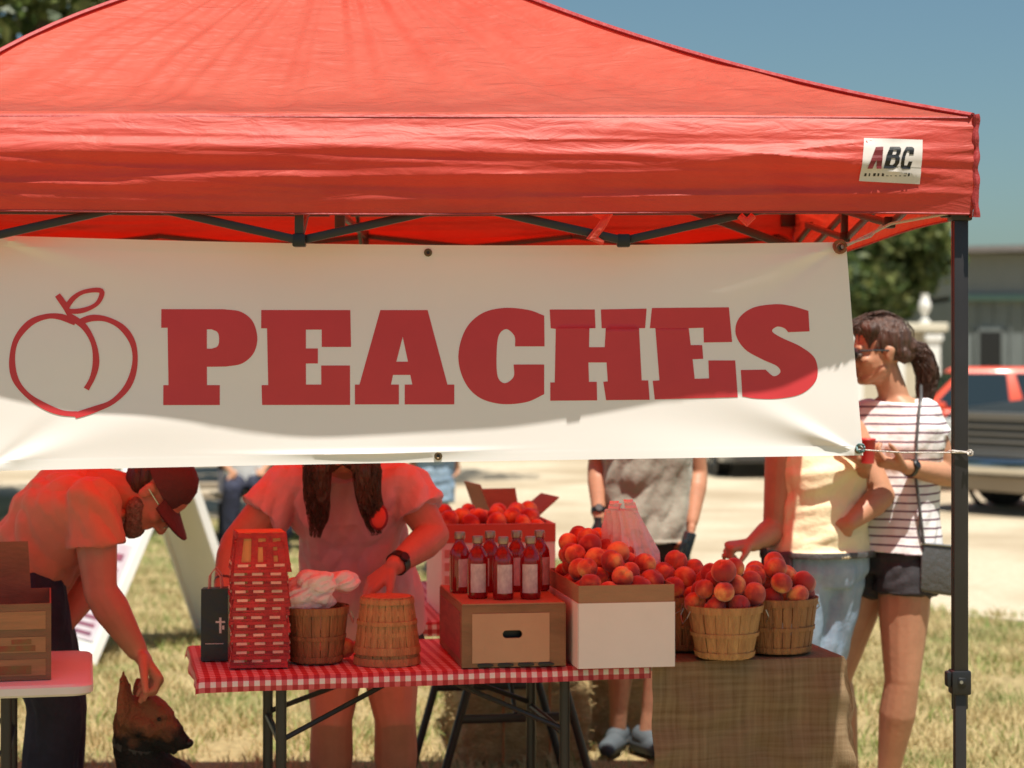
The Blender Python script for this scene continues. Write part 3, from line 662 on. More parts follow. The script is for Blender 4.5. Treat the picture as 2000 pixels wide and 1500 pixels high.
# folded hem strips
for v0, v1 in ((.0, .045), (.955, 1.0)):
    vs = []; fs = []
    for j in (0, 1, 2):
        for i in range(NA+1):
            x, y = bpx(i/NA, v0+(v1-v0)*j/2); p = at(x, y, BD); p.y = by(p.x, p.z)-.0008; vs.append(p)
    for j in range(2):
        for i in range(NA): a = j*(NA+1)+i; fs.append((a, a+NA+1, a+NA+2, a+1))
    link('hem', MB().add(vs, fs).mesh('h', fixn=False), M['vinyl'], banner)
def hermite(poly, closed=True, sub=6):
    n = len(poly); out = []
    for i in range(n if closed else n-1):
        p0 = poly[i]; p1 = poly[(i+1) % n]; a = Vector(p0[:2]); b = Vector(p1[:2]); s0 = len(p0) > 2; s1 = len(p1) > 2
        if not s0 and not s1: out.append(a); continue
        pv = Vector(poly[i-1][:2]) if (closed or i > 0) else a; nx = Vector(poly[(i+2) % n][:2]) if (closed or i < n-2) else b
        t0 = (b-pv)*.5 if s0 else (b-a); t1 = (nx-a)*.5 if s1 else (b-a)
        for k in range(sub):
            t = k/sub; out.append(a*(2*t**3-3*t*t+1)+t0*(t**3-2*t*t+t)+b*(-2*t**3+3*t*t)+t1*(t**3-t*t))
    if not closed: out.append(Vector(poly[-1][:2]))
    return out
def glyph_obj(name, loops, m, parent, off=.0007, step=.02):
    c = bpy.data.curves.new('g', 'CURVE'); c.dimensions = '2D'; c.fill_mode = 'BOTH'
    for lp in loops:
        s = c.splines.new('POLY'); s.points.add(len(lp)-1); s.use_cyclic_u = True
        for k, p in enumerate(lp):
            q = at(p[0], p[1], BD); s.points[k].co = (q.x, q.z, 0, 1)
    o = bpy.data.objects.new('g', c); COL.objects.link(o); dg = bpy.context.evaluated_depsgraph_get(); me = bpy.data.meshes.new_from_object(o.evaluated_get(dg)); bpy.data.objects.remove(o)
    bm = bmesh.new(); bm.from_mesh(me)
    xs = [v.co.x for v in bm.verts]; ys = [v.co.y for v in bm.verts]
    for lo, hi, ax in ((min(xs), max(xs), 0), (min(ys), max(ys), 1)):
        k = lo+step
        while k < hi:
            co = [0, 0, 0]; no = [0, 0, 0]; co[ax] = k; no[ax] = 1
            bmesh.ops.bisect_plane(bm, geom=bm.verts[:]+bm.edges[:]+bm.faces[:], plane_co=co, plane_no=no, dist=1e-6); k += step
    bmesh.ops.triangulate(bm, faces=bm.faces[:])
    for v in bm.verts: X, Z = v.co.x, v.co.y; v.co = Vector((X, by(X, Z)-off, Z))
    bm.to_mesh(me); bm.free(); me.materials.clear()
    for pl in me.polygons: pl.use_smooth = True
    return link(name, me, m, parent, smooth=False)
c2 = lambda pts: [(p[0]/2, 460+p[1]/2)+tuple(p[2:]) for p in pts]
c3 = lambda pts: [(900+p[0]/2.5, 460+p[1]/2.5)+tuple(p[2:]) for p in pts]
S = 1
GL = [
 [c2([(625, 287), (868, 287), (935, 297, S), (982, 335, S), (1000, 400, S), (985, 460, S), (940, 500, S), (878, 512), (803, 513), (803, 585), (853, 585), (853, 663), (633, 663), (633, 585), (653, 585), (650, 360), (625, 360)]), c2([(803, 366), (822, 366), (845, 378, S), (851, 405, S), (845, 432, S), (822, 442), (803, 442)])],
 [c2([(1015, 290), (1364, 290), (1367, 435), (1252, 435), (1252, 367), (1190, 367), (1190, 441), (1237, 441), (1237, 500), (1190, 500), (1190, 583), (1250, 583), (1250, 508), (1363, 508), (1363, 663), (1018, 663), (1016, 585), (1042, 585), (1038, 362), (1015, 362)])],
 [c2([(1482, 290), (1668, 290), (1746, 583), (1773, 583), (1773, 661), (1578, 661), (1578, 583), (1608, 583), (1600, 545), (1532, 545), (1524, 583), (1555, 583), (1555, 661), (1382, 661), (1382, 583), (1400, 583)]), c2([(1570, 395), (1591, 493), (1545, 493)])],
 [c3([(408, 390), (330, 362, S), (210, 352, S), (100, 380, S), (20, 460, S), (-14, 590, S), (15, 710, S), (85, 790, S), (195, 824, S), (320, 815, S), (408, 776), (408, 630), (258, 630), (258, 690, S), (215, 722, S), (180, 690, S), (174, 590, S), (184, 490, S), (222, 456, S), (262, 490, S), (265, 541), (410, 541)])],
 [c3([(435, 360), (656, 360), (660, 452), (630, 452), (628, 545), (705, 545), (710, 452), (690, 452), (686, 360), (910, 356), (903, 452), (873, 452), (886, 708), (918, 708), (925, 803), (712, 805), (698, 715), (720, 713), (714, 620), (625, 620), (628, 715), (666, 715), (668, 806), (438, 808), (438, 718), (460, 718), (465, 455), (440, 452)])],
 [c3([(936, 353), (1312, 350), (1328, 520), (1190, 522), (1188, 450), (1116, 452), (1126, 535), (1182, 535), (1187, 602), (1135, 604), (1145, 700), (1215, 698), (1212, 610), (1343, 610), (1355, 790), (950, 801), (940, 710), (973, 708), (953, 452), (926, 452)])],
 [c3([(1703, 468), (1697, 368), (1620, 345, S), (1540, 335, S), (1430, 352, S), (1360, 405, S), (1345, 480, S), (1390, 555, S), (1475, 605, S), (1545, 637, S), (1562, 668, S), (1530, 687, S), (1490, 655), (1370, 657), (1377, 786), (1450, 797, S), (1560, 796, S), (1670, 770, S), (1738, 700, S), (1732, 605, S), (1665, 545, S), (1570, 500, S), (1522, 468, S), (1545, 445, S), (1580, 452, S), (1600, 472)])],
]
for g in GL: glyph_obj('letter', [hermite(l) for l in g], M['banner_red'], sheet_)
def ribbon(pts, wd, closed=False):
    p = hermite([tuple(q)+(1,) for q in pts], closed, 5); n = len(p); L_, R_ = [], []
    for i in range(n):
        t = (p[(i+1) % n]-p[i-1]) if closed else (p[min(i+1, n-1)]-p[max(i-1, 0)]); t.normalize(); nn = Vector((-t.y, t.x)); h = wd/2*(1+.12*math.sin(i*.5)); L_.append(p[i]+nn*h); R_.append(p[i]-nn*h)
    return [L_, R_] if closed else [L_+R_[::-1]]
EM = [ribbon([(146, 630), (118, 619), (90, 618), (58, 631), (32, 663), (24, 702), (30, 740), (52, 770), (84, 792), (118, 806), (149, 809)], 11.5),
      ribbon([(145, 812), (185, 799), (219, 784), (248, 753), (261, 712), (258, 672), (238, 641), (208, 624), (178, 621), (152, 630)], 11.5),
      ribbon([(136, 618), (163, 638), (181, 670), (186, 705), (180, 735), (167, 760)], 11.5), ribbon([(111, 576), (126, 598), (137, 620)], 11),
      ribbon([(129, 603), (142, 582), (165, 569), (196, 568), (190, 590), (170, 603), (145, 608)], 9, True)]
for e in EM: glyph_obj('peach_emblem', e, M['banner_red'], sheet_, off=.0009+.0002*EM.index(e))
for (px, py) in ((835, 492), (855, 892), (1641, 484), (1676, 878), (-16, 470), (-28, 908)):
    p = at(px, py, BD); p.y = by(p.x, p.z)-.003; Mx = Matrix.Rotation(R(90), 3, 'X')
    MB().lathe([(.0035, 0), (.005, .0015), (.0085, .0012), (.0095, 0), (.0085, -.002), (.0035, -.002), (.0035, 0)], p, 18, Mx).build('grommet', mat('brass grommet', (.16, .11, .06), .4, metal=.8) if 'gm' not in M else M['gm'], banner)
    MB().lathe([(0, .0), (.0045, .0)], p+Vector((0, -.0002, 0)), 12, Mx).build('grommet_hole', M['black'], banner)
M['rope'] = mat('pale cord', (.66, .60, .55), .8, bump=.6, bscale=300)
lx = cpt(HS-.019, -(HS-.05), 0); 
def knot(p, r, name, m, par): MB().tube([p+Vector((r*math.cos(a), -.006+.004*math.sin(a*3), r*math.sin(a))) for a in np.linspace(0, 6, 14)], r*.35, 6).build(name, m, par)
c1 = at(1676, 878, BD-.01); cr = at(1893, 884, lx.y-.025)
MB().tube([c1, c1*.6+cr*.4+Vector((0, 0, -.004)), cr], .0019, 6).tube([cr+Vector((0, 0, 0)), Vector((lx.x+.024, lx.y-.02, cr.z)), Vector((lx.x+.024, lx.y+.024, cr.z)), Vector((lx.x-.024, lx.y+.024, cr.z)), Vector((lx.x-.022, lx.y-.024, cr.z+.004)), cr], .0026, 6).build('tie_cord', M['rope'], banner)
knot(cr+Vector((0, -.004, 0)), .006, 'cord_knot', M['rope'], banner)
c1 = at(1643, 484, BD-.012); MB().tube([c1, at(1690, 462, BD-.01), at(1740, 437, BD), at(1862, 415, lx.y-.02)], .004, 6).tube([c1+Vector((.0, 0, .004)), at(1700, 462, BD-.015), at(1722, 440, BD)], .003, 6).build('tie_cord', M['rope'], banner)
knot(at(1640, 482, BD-.015), .013, 'cord_knot', mat('rusty cord', (.25, .10, .05), .8), banner)
knot(at(1680, 875, BD-.014), .009, 'cord_knot', mat('teal cord', (.12, .2, .2), .8), banner)
lxl = cpt(-(HS-.019), -(HS-.05), 0)
for (px, py, z2) in ((-16, 470, 1.86), (-28, 908, 1.36)):
    a = at(px, py, BD); MB().tube([a, Vector((lxl.x+.03, lxl.y-.02, z2))], .0032, 6).build('tie_cord', M['rope'], banner)
# ------------------------------------------------------------ tables
def gingham_mat():
    m, N, L, B = node_mat('red gingham cloth'); tc = N.new('ShaderNodeTexCoord'); uv = N.new('ShaderNodeSeparateXYZ'); L.new(tc.outputs['UV'], uv.inputs[0])
    outs = []
    for k in (0, 1):
        a = N.new('ShaderNodeMath'); a.operation = 'MULTIPLY'; a.inputs[1].default_value = 1/.0285; L.new(uv.outputs[k], a.inputs[0])
        f = N.new('ShaderNodeMath'); f.operation = 'FRACT'; L.new(a.outputs[0], f.inputs[0]); g = N.new('ShaderNodeMath'); g.operation = 'GREATER_THAN'; g.inputs[1].default_value = .5; L.new(f.outputs[0], g.inputs[0]); outs.append(g)
    s = N.new('ShaderNodeMath'); s.operation = 'ADD'; L.new(outs[0].outputs[0], s.inputs[0]); L.new(outs[1].outputs[0], s.inputs[1])
    d = N.new('ShaderNodeMath'); d.operation = 'DIVIDE'; d.inputs[1].default_value = 2; L.new(s.outputs[0], d.inputs[0])
    cr = N.new('ShaderNodeValToRGB'); cr.color_ramp.interpolation = 'CONSTANT'; cr.color_ramp.elements[0].color = (.80, .74, .70, 1); e = cr.color_ramp.elements.new(.3); e.color = (.62, .12, .13, 1); cr.color_ramp.elements[2].position = .8; cr.color_ramp.elements[2].color = (.40, .012, .02, 1)
    L.new(d.outputs[0], cr.inputs[0]); L.new(cr.outputs[0], B.inputs['Base Color']); B.inputs['Roughness'].default_value = .45; return m
M['gingham'] = gingham_mat()
TA = R(9.3); tu = Vector((math.cos(TA), math.sin(TA), 0)); tv = Vector((-math.sin(TA), math.cos(TA), 0))
def frame(o, ang):
    u = Vector((math.cos(ang), math.sin(ang), 0)); v = Vector((-math.sin(ang), math.cos(ang), 0)); o = Vector(o)
    return lambda a, b, z=0: o+u*a+v*b+Vector((0, 0, z))
def rounded(x0, x1, y0, y1, r, n=5):
    p = []
    for cx, cy, a0 in ((x1-r, y0+r, -90), (x1-r, y1-r, 0), (x0+r, y1-r, 90), (x0+r, y0+r, 180)):
        for k in range(n+1): a = R(a0+90*k/n); p.append((cx+r*math.cos(a), cy+r*math.sin(a)))
    return p
def table(label, o, ang, Lx, Ly, z=.74, th=.035, legs='pair', topm=None):
    fr = frame(o, ang); t = thing('folding_table', label, 'table', tuple(fr(Lx/2, Ly/2)), 'folding tables under the canopy')
    pr = rounded(0, Lx, 0, Ly, .05); vs = []; n = len(pr)
    for (zz, ins) in ((z-th, .006), (z-th+.006, 0), (z-.006, 0), (z, .006)):
        for x, y in pr: vs.append(fr(x+(ins if x < Lx/2 else -ins), y+(ins if y < Ly/2 else -ins), zz))
    fs = [tuple(range(n))[::-1], tuple(3*n+k for k in range(n))]+[(j*n+k, j*n+(k+1) % n, (j+1)*n+(k+1) % n, (j+1)*n+k) for j in range(3) for k in range(n)]
    MB().add(vs, fs).build('tabletop', topm or M['white_plastic'], t)
    for side in (0, 1):
        x = .22 if side == 0 else Lx-.22; sg = 1 if side == 0 else -1; zt = z-th
        if legs == 'pair':
            for y in (.08, Ly-.08):
                MB().tube([fr(x, y, zt), fr(x, y, .02)], .0145, 10).tube([fr(x, y, .03), fr(x, y, 0)], .018, 10).build('leg', M['steel'], t)
            [MB().tube([fr(x, .08, zz), fr(x, Ly-.08, zz)], .010, 8).build('crossbar', M['steel'], t) for zz in (zt-.17, .16)]
            for y in (.08, Ly-.08): MB().tube([fr(x, y, zt-.16), fr(x+sg*min(.50, Lx*.3), Ly/2+(y-Ly/2)*.4, zt-.008)], .0075, 8).build('brace', M['steel'], t)
        else:   # wishbone: the two legs of an end start close together and splay
            for s in (-1, 1):
                if legs == 'wish_x': a = fr(Lx/2+s*.10, .25 if side == 0 else Ly-.25, zt); b = fr(Lx/2+s*.30, .25 if side == 0 else Ly-.25, 0); md = a*.9+b*.1
                MB().tube([a, md, b], .0145, 10).build('leg', M['steel'], t)
            yy = .25 if side == 0 else Ly-.25; k = 1-.385/zt; MB().bar(fr(Lx/2-.10-.20*k, yy, .385), fr(Lx/2+.10+.20*k, yy, .385), .02, .028).build('crossbar', M['steel'], t, bevel=.004)
            MB().tube([fr(Lx/2, yy, .385), fr(Lx/2, yy+(.4 if side == 0 else -.4), zt-.008)], .008, 8).build('brace', M['steel'], t)
    return t, fr
def cloth(name, label, fr, x0, x1, y0, y1, z, hang, m, drops, cat='tablecloth', seed=0, res=.014, wav=.012, corner=.05):
    """cloth over a table: drops = (left, right, front, back) overhang lengths; UV in metres"""
    l, r, f, b = drops; nx = max(4, int((x1-x0+l+r)/res)); ny = max(4, int((y1-y0+f+b)/res)); vs = []; uvs = []
    for j in range(ny+1):
        V = y0-f+(y1-y0+f+b)*j/ny
        for i in range(nx+1):
            U = x0-l+(x1-x0+l+r)*i/nx; ox = max(0, x0-U, U-x1) if (U < x0 or U > x1) else 0; oy = y0-V if V < y0 else (V-y1 if V > y1 else 0)
            cx = min(max(U, x0), x1); cy = min(max(V, y0), y1)
            sx = -1 if U < x0 else (1 if U > x1 else 0); sy = -1 if V < y0 else (1 if V > y1 else 0)
            dr = max(ox, oy) + .4*min(ox, oy); e = .010*(1-math.exp(-dr/.01))
            wv = wav*noise.noise(Vector((U*5+seed, V*5, 1)))*min(1, dr/.06) + wav*.9*noise.noise(Vector((U*13+seed, V*13, 4)))*min(1, dr/.10)
            o_ = e+wv+.04*min(1, dr)*0
            zz = z-max(0, dr-.004)+.0012*noise.noise(Vector((U*7, V*7, seed)))
            p = fr(cx+sx*(o_+.03*min(ox, oy)), cy+sy*(o_), zz); vs.append(p); uvs.append((U, V))
    fs = [(j*(nx+1)+i, j*(nx+1)+i+1, (j+1)*(nx+1)+i+1, (j+1)*(nx+1)+i) for j in range(ny) for i in range(nx)]
    me = bpy.data.meshes.new(name); me.from_pydata([tuple(v) for v in vs], [], fs); ul = me.uv_layers.new(name='UVMap')
    for lp in me.loops: ul.data[lp.index].uv = uvs[lp.vertex_index]
    o = link(name, me, m); tag(o, label, cat); return o
TM = R(11.5); MT = Vector((-.815, 5.245, 0)); ML = 1.215; MW = .60
t_main, fm = table('front folding table on black legs carrying the boxes, bottles and peach baskets', MT, TM, ML, MW, th=.022)
cloth('gingham_cloth', 'red and white gingham cloth over the front table', fm, 0, ML, 0, MW, .7435, 0, M['gingham'], (.035, .0, .042, .03), seed=1, wav=.014)
def burlap_mat():
    m, N, L, B = node_mat('burlap'); tc = N.new('ShaderNodeTexCoord'); outs = []
    for sc, k in ((330, (1, 0, 0)), (330, (0, 1, 0))):
        mp = N.new('ShaderNodeMapping'); L.new(tc.outputs['UV'], mp.inputs[0]); wv = N.new('ShaderNodeTexWave'); wv.bands_direction = 'X' if k[0] else 'Y'; wv.inputs['Scale'].default_value = sc/6.28*1.5; wv.inputs['Distortion'].default_value = 1.5; wv.inputs['Detail Scale'].default_value = 3
        L.new(mp.outputs[0], wv.inputs[0]); outs.append(wv.outputs[1])
    mn = N.new('ShaderNodeMath'); mn.operation = 'MAXIMUM'; L.new(outs[0], mn.inputs[0]); L.new(outs[1], mn.inputs[1])
    n1 = N.new('ShaderNodeTexNoise'); n1.inputs['Scale'].default_value = 75; mp2 = N.new('ShaderNodeMapping'); mp2.inputs['Scale'].default_value = (1, .05, 1); L.new(tc.outputs['UV'], mp2.inputs[0]); L.new(mp2.outputs[0], n1.inputs[0]); n1.inputs['Detail'].default_value = 8
    n3 = N.new('ShaderNodeTexNoise'); n3.inputs['Scale'].default_value = 75; mp3 = N.new('ShaderNodeMapping'); mp3.inputs['Scale'].default_value = (.05, 1.1, 1); L.new(tc.outputs['UV'], mp3.inputs[0]); L.new(mp3.outputs[0], n3.inputs[0]); n3.inputs['Detail'].default_value = 8
    ad = N.new('ShaderNodeMath'); ad.operation = 'ADD'; L.new(n1.outputs[0], ad.inputs[0]); L.new(n3.outputs[0], ad.inputs[1])
    rp = N.new('ShaderNodeMapRange'); rp.inputs[1].default_value = .75; rp.inputs[2].default_value = 1.25; L.new(ad.outputs[0], rp.inputs[0])
    mx = N.new('ShaderNodeMix'); mx.data_type = 'RGBA'; L.new(rp.outputs[0], mx.inputs[0]); mx.inputs[6].default_value = (.30, .20, .11, 1); mx.inputs[7].default_value = (.46, .335, .20, 1)
    L.new(mx.outputs[2], B.inputs['Base Color']); B.inputs['Roughness'].default_value = .95; B.inputs['Specular IOR Level'].default_value = .1
    bp = N.new('ShaderNodeBump'); bp.inputs['Strength'].default_value = .8; bp.inputs['Distance'].default_value = .002; L.new(mn.outputs[0], bp.inputs['Height']); L.new(bp.outputs[0], B.inputs['Normal'])
    tr = N.new('ShaderNodeBsdfTranslucent'); L.new(mx.outputs[2], tr.inputs[0]); ms = N.new('ShaderNodeMixShader'); ms.inputs[0].default_value = .3
    L.new(B.outputs[0], ms.inputs[1]); L.new(tr.outputs[0], ms.inputs[2]); L.new(ms.outputs[0], N['Material Output'].inputs[0]); return m
M['burlap'] = burlap_mat()
t_side, fs_ = table('small folding table completely draped in burlap under the three peach baskets', tuple(fm(ML+.006, 0)), TM, .54, MW, th=.022)
cloth('burlap_cloth', 'rough brown burlap hanging over the right end of the front table', fs_, -.004, .548, -.012, MW+.012, .7495, 0, M['burlap'], (0, .55, .60, .03), seed=4, wav=.022, res=.016)
t_rear, fr_ = table('rear folding table with splayed legs under a gingham cloth behind the bottles', (-.31, 6.36, 0), TA, .74, 1.15, legs='wish_x')
cloth('gingham_cloth', 'red and white gingham cloth over the rear table, seen left of the bottle carton', fr_, 0, .76, 0, 1.15, .7435, 0, M['gingham'], (.05, .05, .05, .05), seed=6, wav=.006)
t_left, fl = table('bare white plastic table at the left edge under the crate print box', Vector((-1.075, 5.17, 0))-Vector((math.cos(R(12)), math.sin(R(12)), 0))*1.5, R(12), 1.5, .62, th=.030)

# ------------------------------------------------------------ boxes
def open_box(name, label, fr, w, d, h, z, m, th=.004, flaps=(), cat='box', inner=None, parts=None, group=None, root=None, cut=0):
    t = root or thing(name, label, cat, tuple(fr(w/2, d/2, z)), group)
    def slab(x0, x1, y0, y1, z0, z1): 
        p = [fr(x, y, zz) for zz in (z0, z1) for x, y in ((x0, y0), (x1, y0), (x1, y1), (x0, y1))]; return p
    b = MB()
    b.hexa(slab(0, w, 0, d, z, z+th)); b.hexa(slab(0, w, 0, th, z+th, z+h)); b.hexa(slab(0, w, d-th, d, z+th, z+h)); b.hexa(slab(0, th, th, d-th, z+th, z+h)); b.hexa(slab(w-th, w, th, d-th, z+th, z+h))
    b.build('carton', m, t, smooth=False)
    for (side, ang, ln) in flaps:
        a = R(ang); s = math.sin(a)*ln; c = math.cos(a)*ln     # ang 90 = straight up, 0 = flat outwards
        zt = z+h
        if side == 'back': q = [fr(.004, d-.002, zt), fr(w-.004-cut, d-.002, zt), fr(w-.012-cut, d+c, zt+s), fr(.012, d+c, zt+s)]
        if side == 'front': q = [fr(.004, .002, zt), fr(w-.004, .002, zt), fr(w-.012, -c, zt+s), fr(.012, -c, zt+s)]
        if side == 'left': q = [fr(.002, .004, zt), fr(.002, d-.004, zt), fr(-c, d-.012, zt+s), fr(-c, .012, zt+s)]
        if side == 'right': q = [fr(w-.002, .004, zt), fr(w-.002, d-.004, zt), fr(w+c, d-.012, zt+s), fr(w+c, .012, zt+s)]
        nn = (q[1]-q[0]).cross(q[3]-q[0]).normalized()*.002
        MB().hexa([p-nn for p in q]+[p+nn for p in q]).build('flap', m, t, smooth=False)
    return t
def slabf(fr, x0, x1, y0, y1, z0, z1): return [fr(x, y, zz) for zz in (z0, z1) for x, y in ((x0, y0), (x1, y0), (x1, y1), (x0, y1))]
ZT = .7475
# bottle carton: its hand hole and pale window
o = on(902, 1305, ZT); fb = frame(o, TA)
W_, D_, H_ = .283, .47, .166
bx = thing('bottle_carton', 'brown carton with an oval hand hole and paler front panel, bottles standing on it', 'box', tuple(fb(W_/2, D_/2, ZT)))
bx.location.z = ZT
fb = frame((o.x, o.y, 0), TA)
def panel_with_hole(fr, x0, x1, z0, z1, y, hx, hz, hw, hh, th):
    """front wall with a rounded slot"""
    outer = [(x0, z0), (x1, z0), (x1, z1), (x0, z1)]; n = 32; hole = []
    for k in range(n):
        a = 2*math.pi*k/n; c, s_ = math.cos(a), math.sin(a); hole.append((hx+math.copysign(hw-hh, c)*(abs(c) > 1e-6)+hh*c, hz+hh*s_))
    vs = []; fs = []
    def sq(a):
        c, s_ = math.cos(a), math.sin(a); 
        tx = ((x1-hx) if c > 0 else (hx-x0))/max(abs(c), 1e-9); tz = ((z1-hz) if s_ > 0 else (hz-z0))/max(abs(s_), 1e-9); t = min(tx, tz); return (hx+c*t, hz+s_*t)
    ring = []
    for k in range(n): ring.append(sq(math.atan2(hole[k][1]-hz, hole[k][0]-hx)))
    # add exact corners by snapping nearest
    for cxy in outer:
        k = min(range(n), key=lambda q: (ring[q][0]-cxy[0])**2+(ring[q][1]-cxy[1])**2); ring[k] = cxy
    for yy in (y, y+th):
        for p in hole: vs.append(fr(p[0], yy, p[1]))
        for p in ring: vs.append(fr(p[0], yy, p[1]))
    N2 = 2*n
    for k in range(n):
        j = (k+1) % n; fs += [(k, j, n+j, n+k), (N2+k, N2+n+k, N2+n+j, N2+j), (k, N2+k, N2+j, j), (n+k, n+j, N2+n+j, N2+n+k)]
    return MB().add(vs, fs)
panel_with_hole(fb, 0, W_, ZT, ZT+H_, 0, .137, ZT+.088, .026, .010, .004).build('carton', M['card_dark'], bx, smooth=False)
b = MB(); b.hexa(slabf(fb, 0, W_, D_-.004, D_, ZT, ZT+H_)).hexa(slabf(fb, 0, .004, .0042, D_-.0042, ZT, ZT+H_)).hexa(slabf(fb, W_-.004, W_, .0042, D_-.0042, ZT, ZT+H_)).hexa(slabf(fb, .0042, W_-.0042, .0042, D_-.0042, ZT, ZT+.004)); b.build('side_wall', M['card_dark'], bx, smooth=False)
MB().hexa(slabf(fb, .002, W_-.002, .002, D_-.002, ZT+H_+.0005, ZT+H_+.0045)).build('lid', M['card'], bx, smooth=False)
panel_with_hole(fb, .028, W_-.045, ZT+.012, ZT+H_-.022, -.002, .137, ZT+.088, .027, .011, .0018).build('front_panel', mat('tan liner', (.50, .31, .19), .75, vary=.06, vscale=5, bump=.1), bx, smooth=False)
MB().hexa(slabf(fb, .034, .25, .03, .032, ZT+.02, ZT+.15)).build('hole_shade', M['black'], bx, smooth=False)  # black sheet added as the shade seen through the hand hole
MB().hexa(slabf(fb, -.0015, 0, .03, D_-.03, ZT+.02, ZT+H_-.02)).build('side_print', mat('dark red print', (.20, .03, .035), .6, col2=(.34, .05, .05), vscale=12, stretch=(1, 1, 6)), bx, smooth=False)
# printed waves at the lower edge
wb = MB()
for k in range(4): wb.ell(fb(.06+.055*k, -.0022, ZT+.006), (.026, .0012, .006))
wb.build('lower_print', M['black'], bx)

def bottle(label):
    t = thing('syrup_bottle', label, 'bottle', (0, 0, 0), 'glass bottles of red syrup on the carton')
    pr = [(0, 0), (.024, 0), (.0275, .003), (.0285, .012), (.0285, .104), (.027, .116), (.020, .130), (.0135, .140), (.0125, .150), (.0125, .157)]
    MB().lathe(pr, n=28).build('glass_body', M['syrup'], t)
    MB().lathe([(.0125, .1505), (.0148, .152), (.0152, .166), (.0140, .170), (0, .1705)], n=20).build('cap', M['cap'], t)
    MB().lathe([(.02885, .018), (.02895, .019), (.02895, .095), (.02885, .096)], n=14, a0=R(-135), a1=R(-45)).build('label_paper', M['paper'], t)
    return t
def syrup_mat():
    m, N, L, B = node_mat('dark red syrup glass'); B.inputs['Base Color'].default_value = (.22, .008, .014, 1); B.inputs['Roughness'].default_value = .07; B.inputs['Coat Weight'].default_value = 1; B.inputs['Specular IOR Level'].default_value = .8
    tr = N.new('ShaderNodeBsdfTranslucent'); tr.inputs[0].default_value = (.8, .03, .03, 1); ms = N.new('ShaderNodeMixShader'); ms.inputs[0].default_value = .35; L.new(B.outputs[0], ms.inputs[1]); L.new(tr.outputs[0], ms.inputs[2]); L.new(ms.outputs[0], N['Material Output'].inputs[0]); return m
M['syrup'] = syrup_mat(); M['cap'] = mat('gold brown cap', (.42, .28, .20), .3, metal=.8); M['paper'] = mat('grey white bottle label', (.62, .60, .60), .5, col2=(.42, .38, .42), vscale=90, stretch=(1, 1, .6))
zb = ZT+H_+.005
BP = [(933, 1168, 'front row bottle farthest left on the carton, with a grey label'), (983, 1170, 'front row middle, with a pale grey label'), (1036, 1169, 'front row bottle on the right, its label catching the light'),
      (898, 1157, 'back row bottle at the left edge, partly behind its neighbour'), (957, 1155, 'back row bottle showing between the left two front bottles'), (1009, 1154, 'back row bottle showing between the right two front bottles'), (1054, 1153, 'back row bottle nearest the heaped peaches')]
b0 = None
for k, (px, py, lb) in enumerate(BP):
    p = on(px, py, zb); lab = 'dark red syrup bottle, ' + lb
    if b0 is None: b0 = bottle(lab); b0.location = p; b0.rotation_euler = (0, 0, R(5))
    else: dup(b0, p, (0, 0, R([5, 12, -4, 40, -50, 20, 60][k])), label=lab)

# white peach carton
o = on(1130, 1307, ZT); fw = frame((o.x, o.y, 0), TA); WW, WD, WH = .262, .46, .222
wbx = open_box('peach_carton', 'white sided carton with brown top edge, heaped with peaches', fw, WW, WD, WH, ZT, M['card'])
b = MB(); b.hexa(slabf(fw, .0, WW, -.002, -.0004, ZT+.001, ZT+WH-.047)).hexa(slabf(fw, -.002, -.0004, 0, WD, ZT+.001, ZT+WH-.047)).hexa(slabf(fw, WW+.0004, WW+.002, 0, WD, ZT+.001, ZT+WH-.047)); b.build('white_sleeve', M['card_white'], wbx, smooth=False)
# second peach carton behind bottles, on the rear table
o2 = frame((at(862, 1100, 6.42).x, 6.45, 0), TA); pc2 = open_box('peach_carton', 'pink and white printed carton of red peaches standing behind the bottles', o2, .37, .40, .295, ZT, M['card_white'])
b = MB(); b.hexa(slabf(o2, -.001, .371, -.0018, -.0004, ZT+.235, ZT+.2945)).hexa(slabf(o2, -.0018, -.0004, 0, .4, ZT+.235, ZT+.2945)); b.build('red_top_band', mat('printed red band', (.55, .10, .06), .6), pc2, smooth=False)
b = MB()
for k in range(5): b.hexa(slabf(o2, .01, .10, -.0016, -.0004, ZT+.02+.042*k, ZT+.046+.042*k))
b.build('printed_bars', mat('pale red print', (.62, .30, .26), .6), pc2, smooth=False)
# empty open carton behind
o3 = frame((at(962, 1000, 7.05).x, 7.0, 0), R(16)); open_box('open_carton', 'empty cardboard carton with its flaps standing open behind the peaches', o3, .17, .24, .275, ZT, M['card'], flaps=(('back', 75, .085), ('front', 20, .07), ('left', 70, .12), ('right', 40, .10)))
# box at left with crate print
o4 = on(100, 1327, .742); f4 = frame((o4.x, o4.y, 0), R(4)) ; W4 = .40
f4 = frame((o4.x-W4*math.cos(R(13)), o4.y-W4*math.sin(R(13)), 0), R(13))
bl = open_box('produce_carton', 'brown carton printed with wooden slats on the left white table', f4, W4, .36, .198, .742, M['card_dark'], flaps=(('back', 88, .13), ), cut=.05)
b = MB()
for k, (z0, z1) in enumerate(((.132, .178), (.072, .112), (.012, .054))): b.hexa(slabf(f4, .012, W4-.014, -.0016, -.0003, .742+z0, .742+z1))
b.build('printed_slats', mat('printed slat brown', (.30, .18, .08), .7, col2=(.44, .22, .10), vscale=5, stretch=(1.5, 1, 14)), bl, smooth=False)
b = MB()
for k, (x, w2, z0, h2) in enumerate(((.02, .15, .056, .012), (.22, .14, .076, .014), (.05, .10, .030, .008), (.25, .10, .016, .022), (.30, .05, .094, .012))): b.hexa(slabf(f4, x, x+w2, -.0026, -.0017, .742+z0, .742+z0+h2))
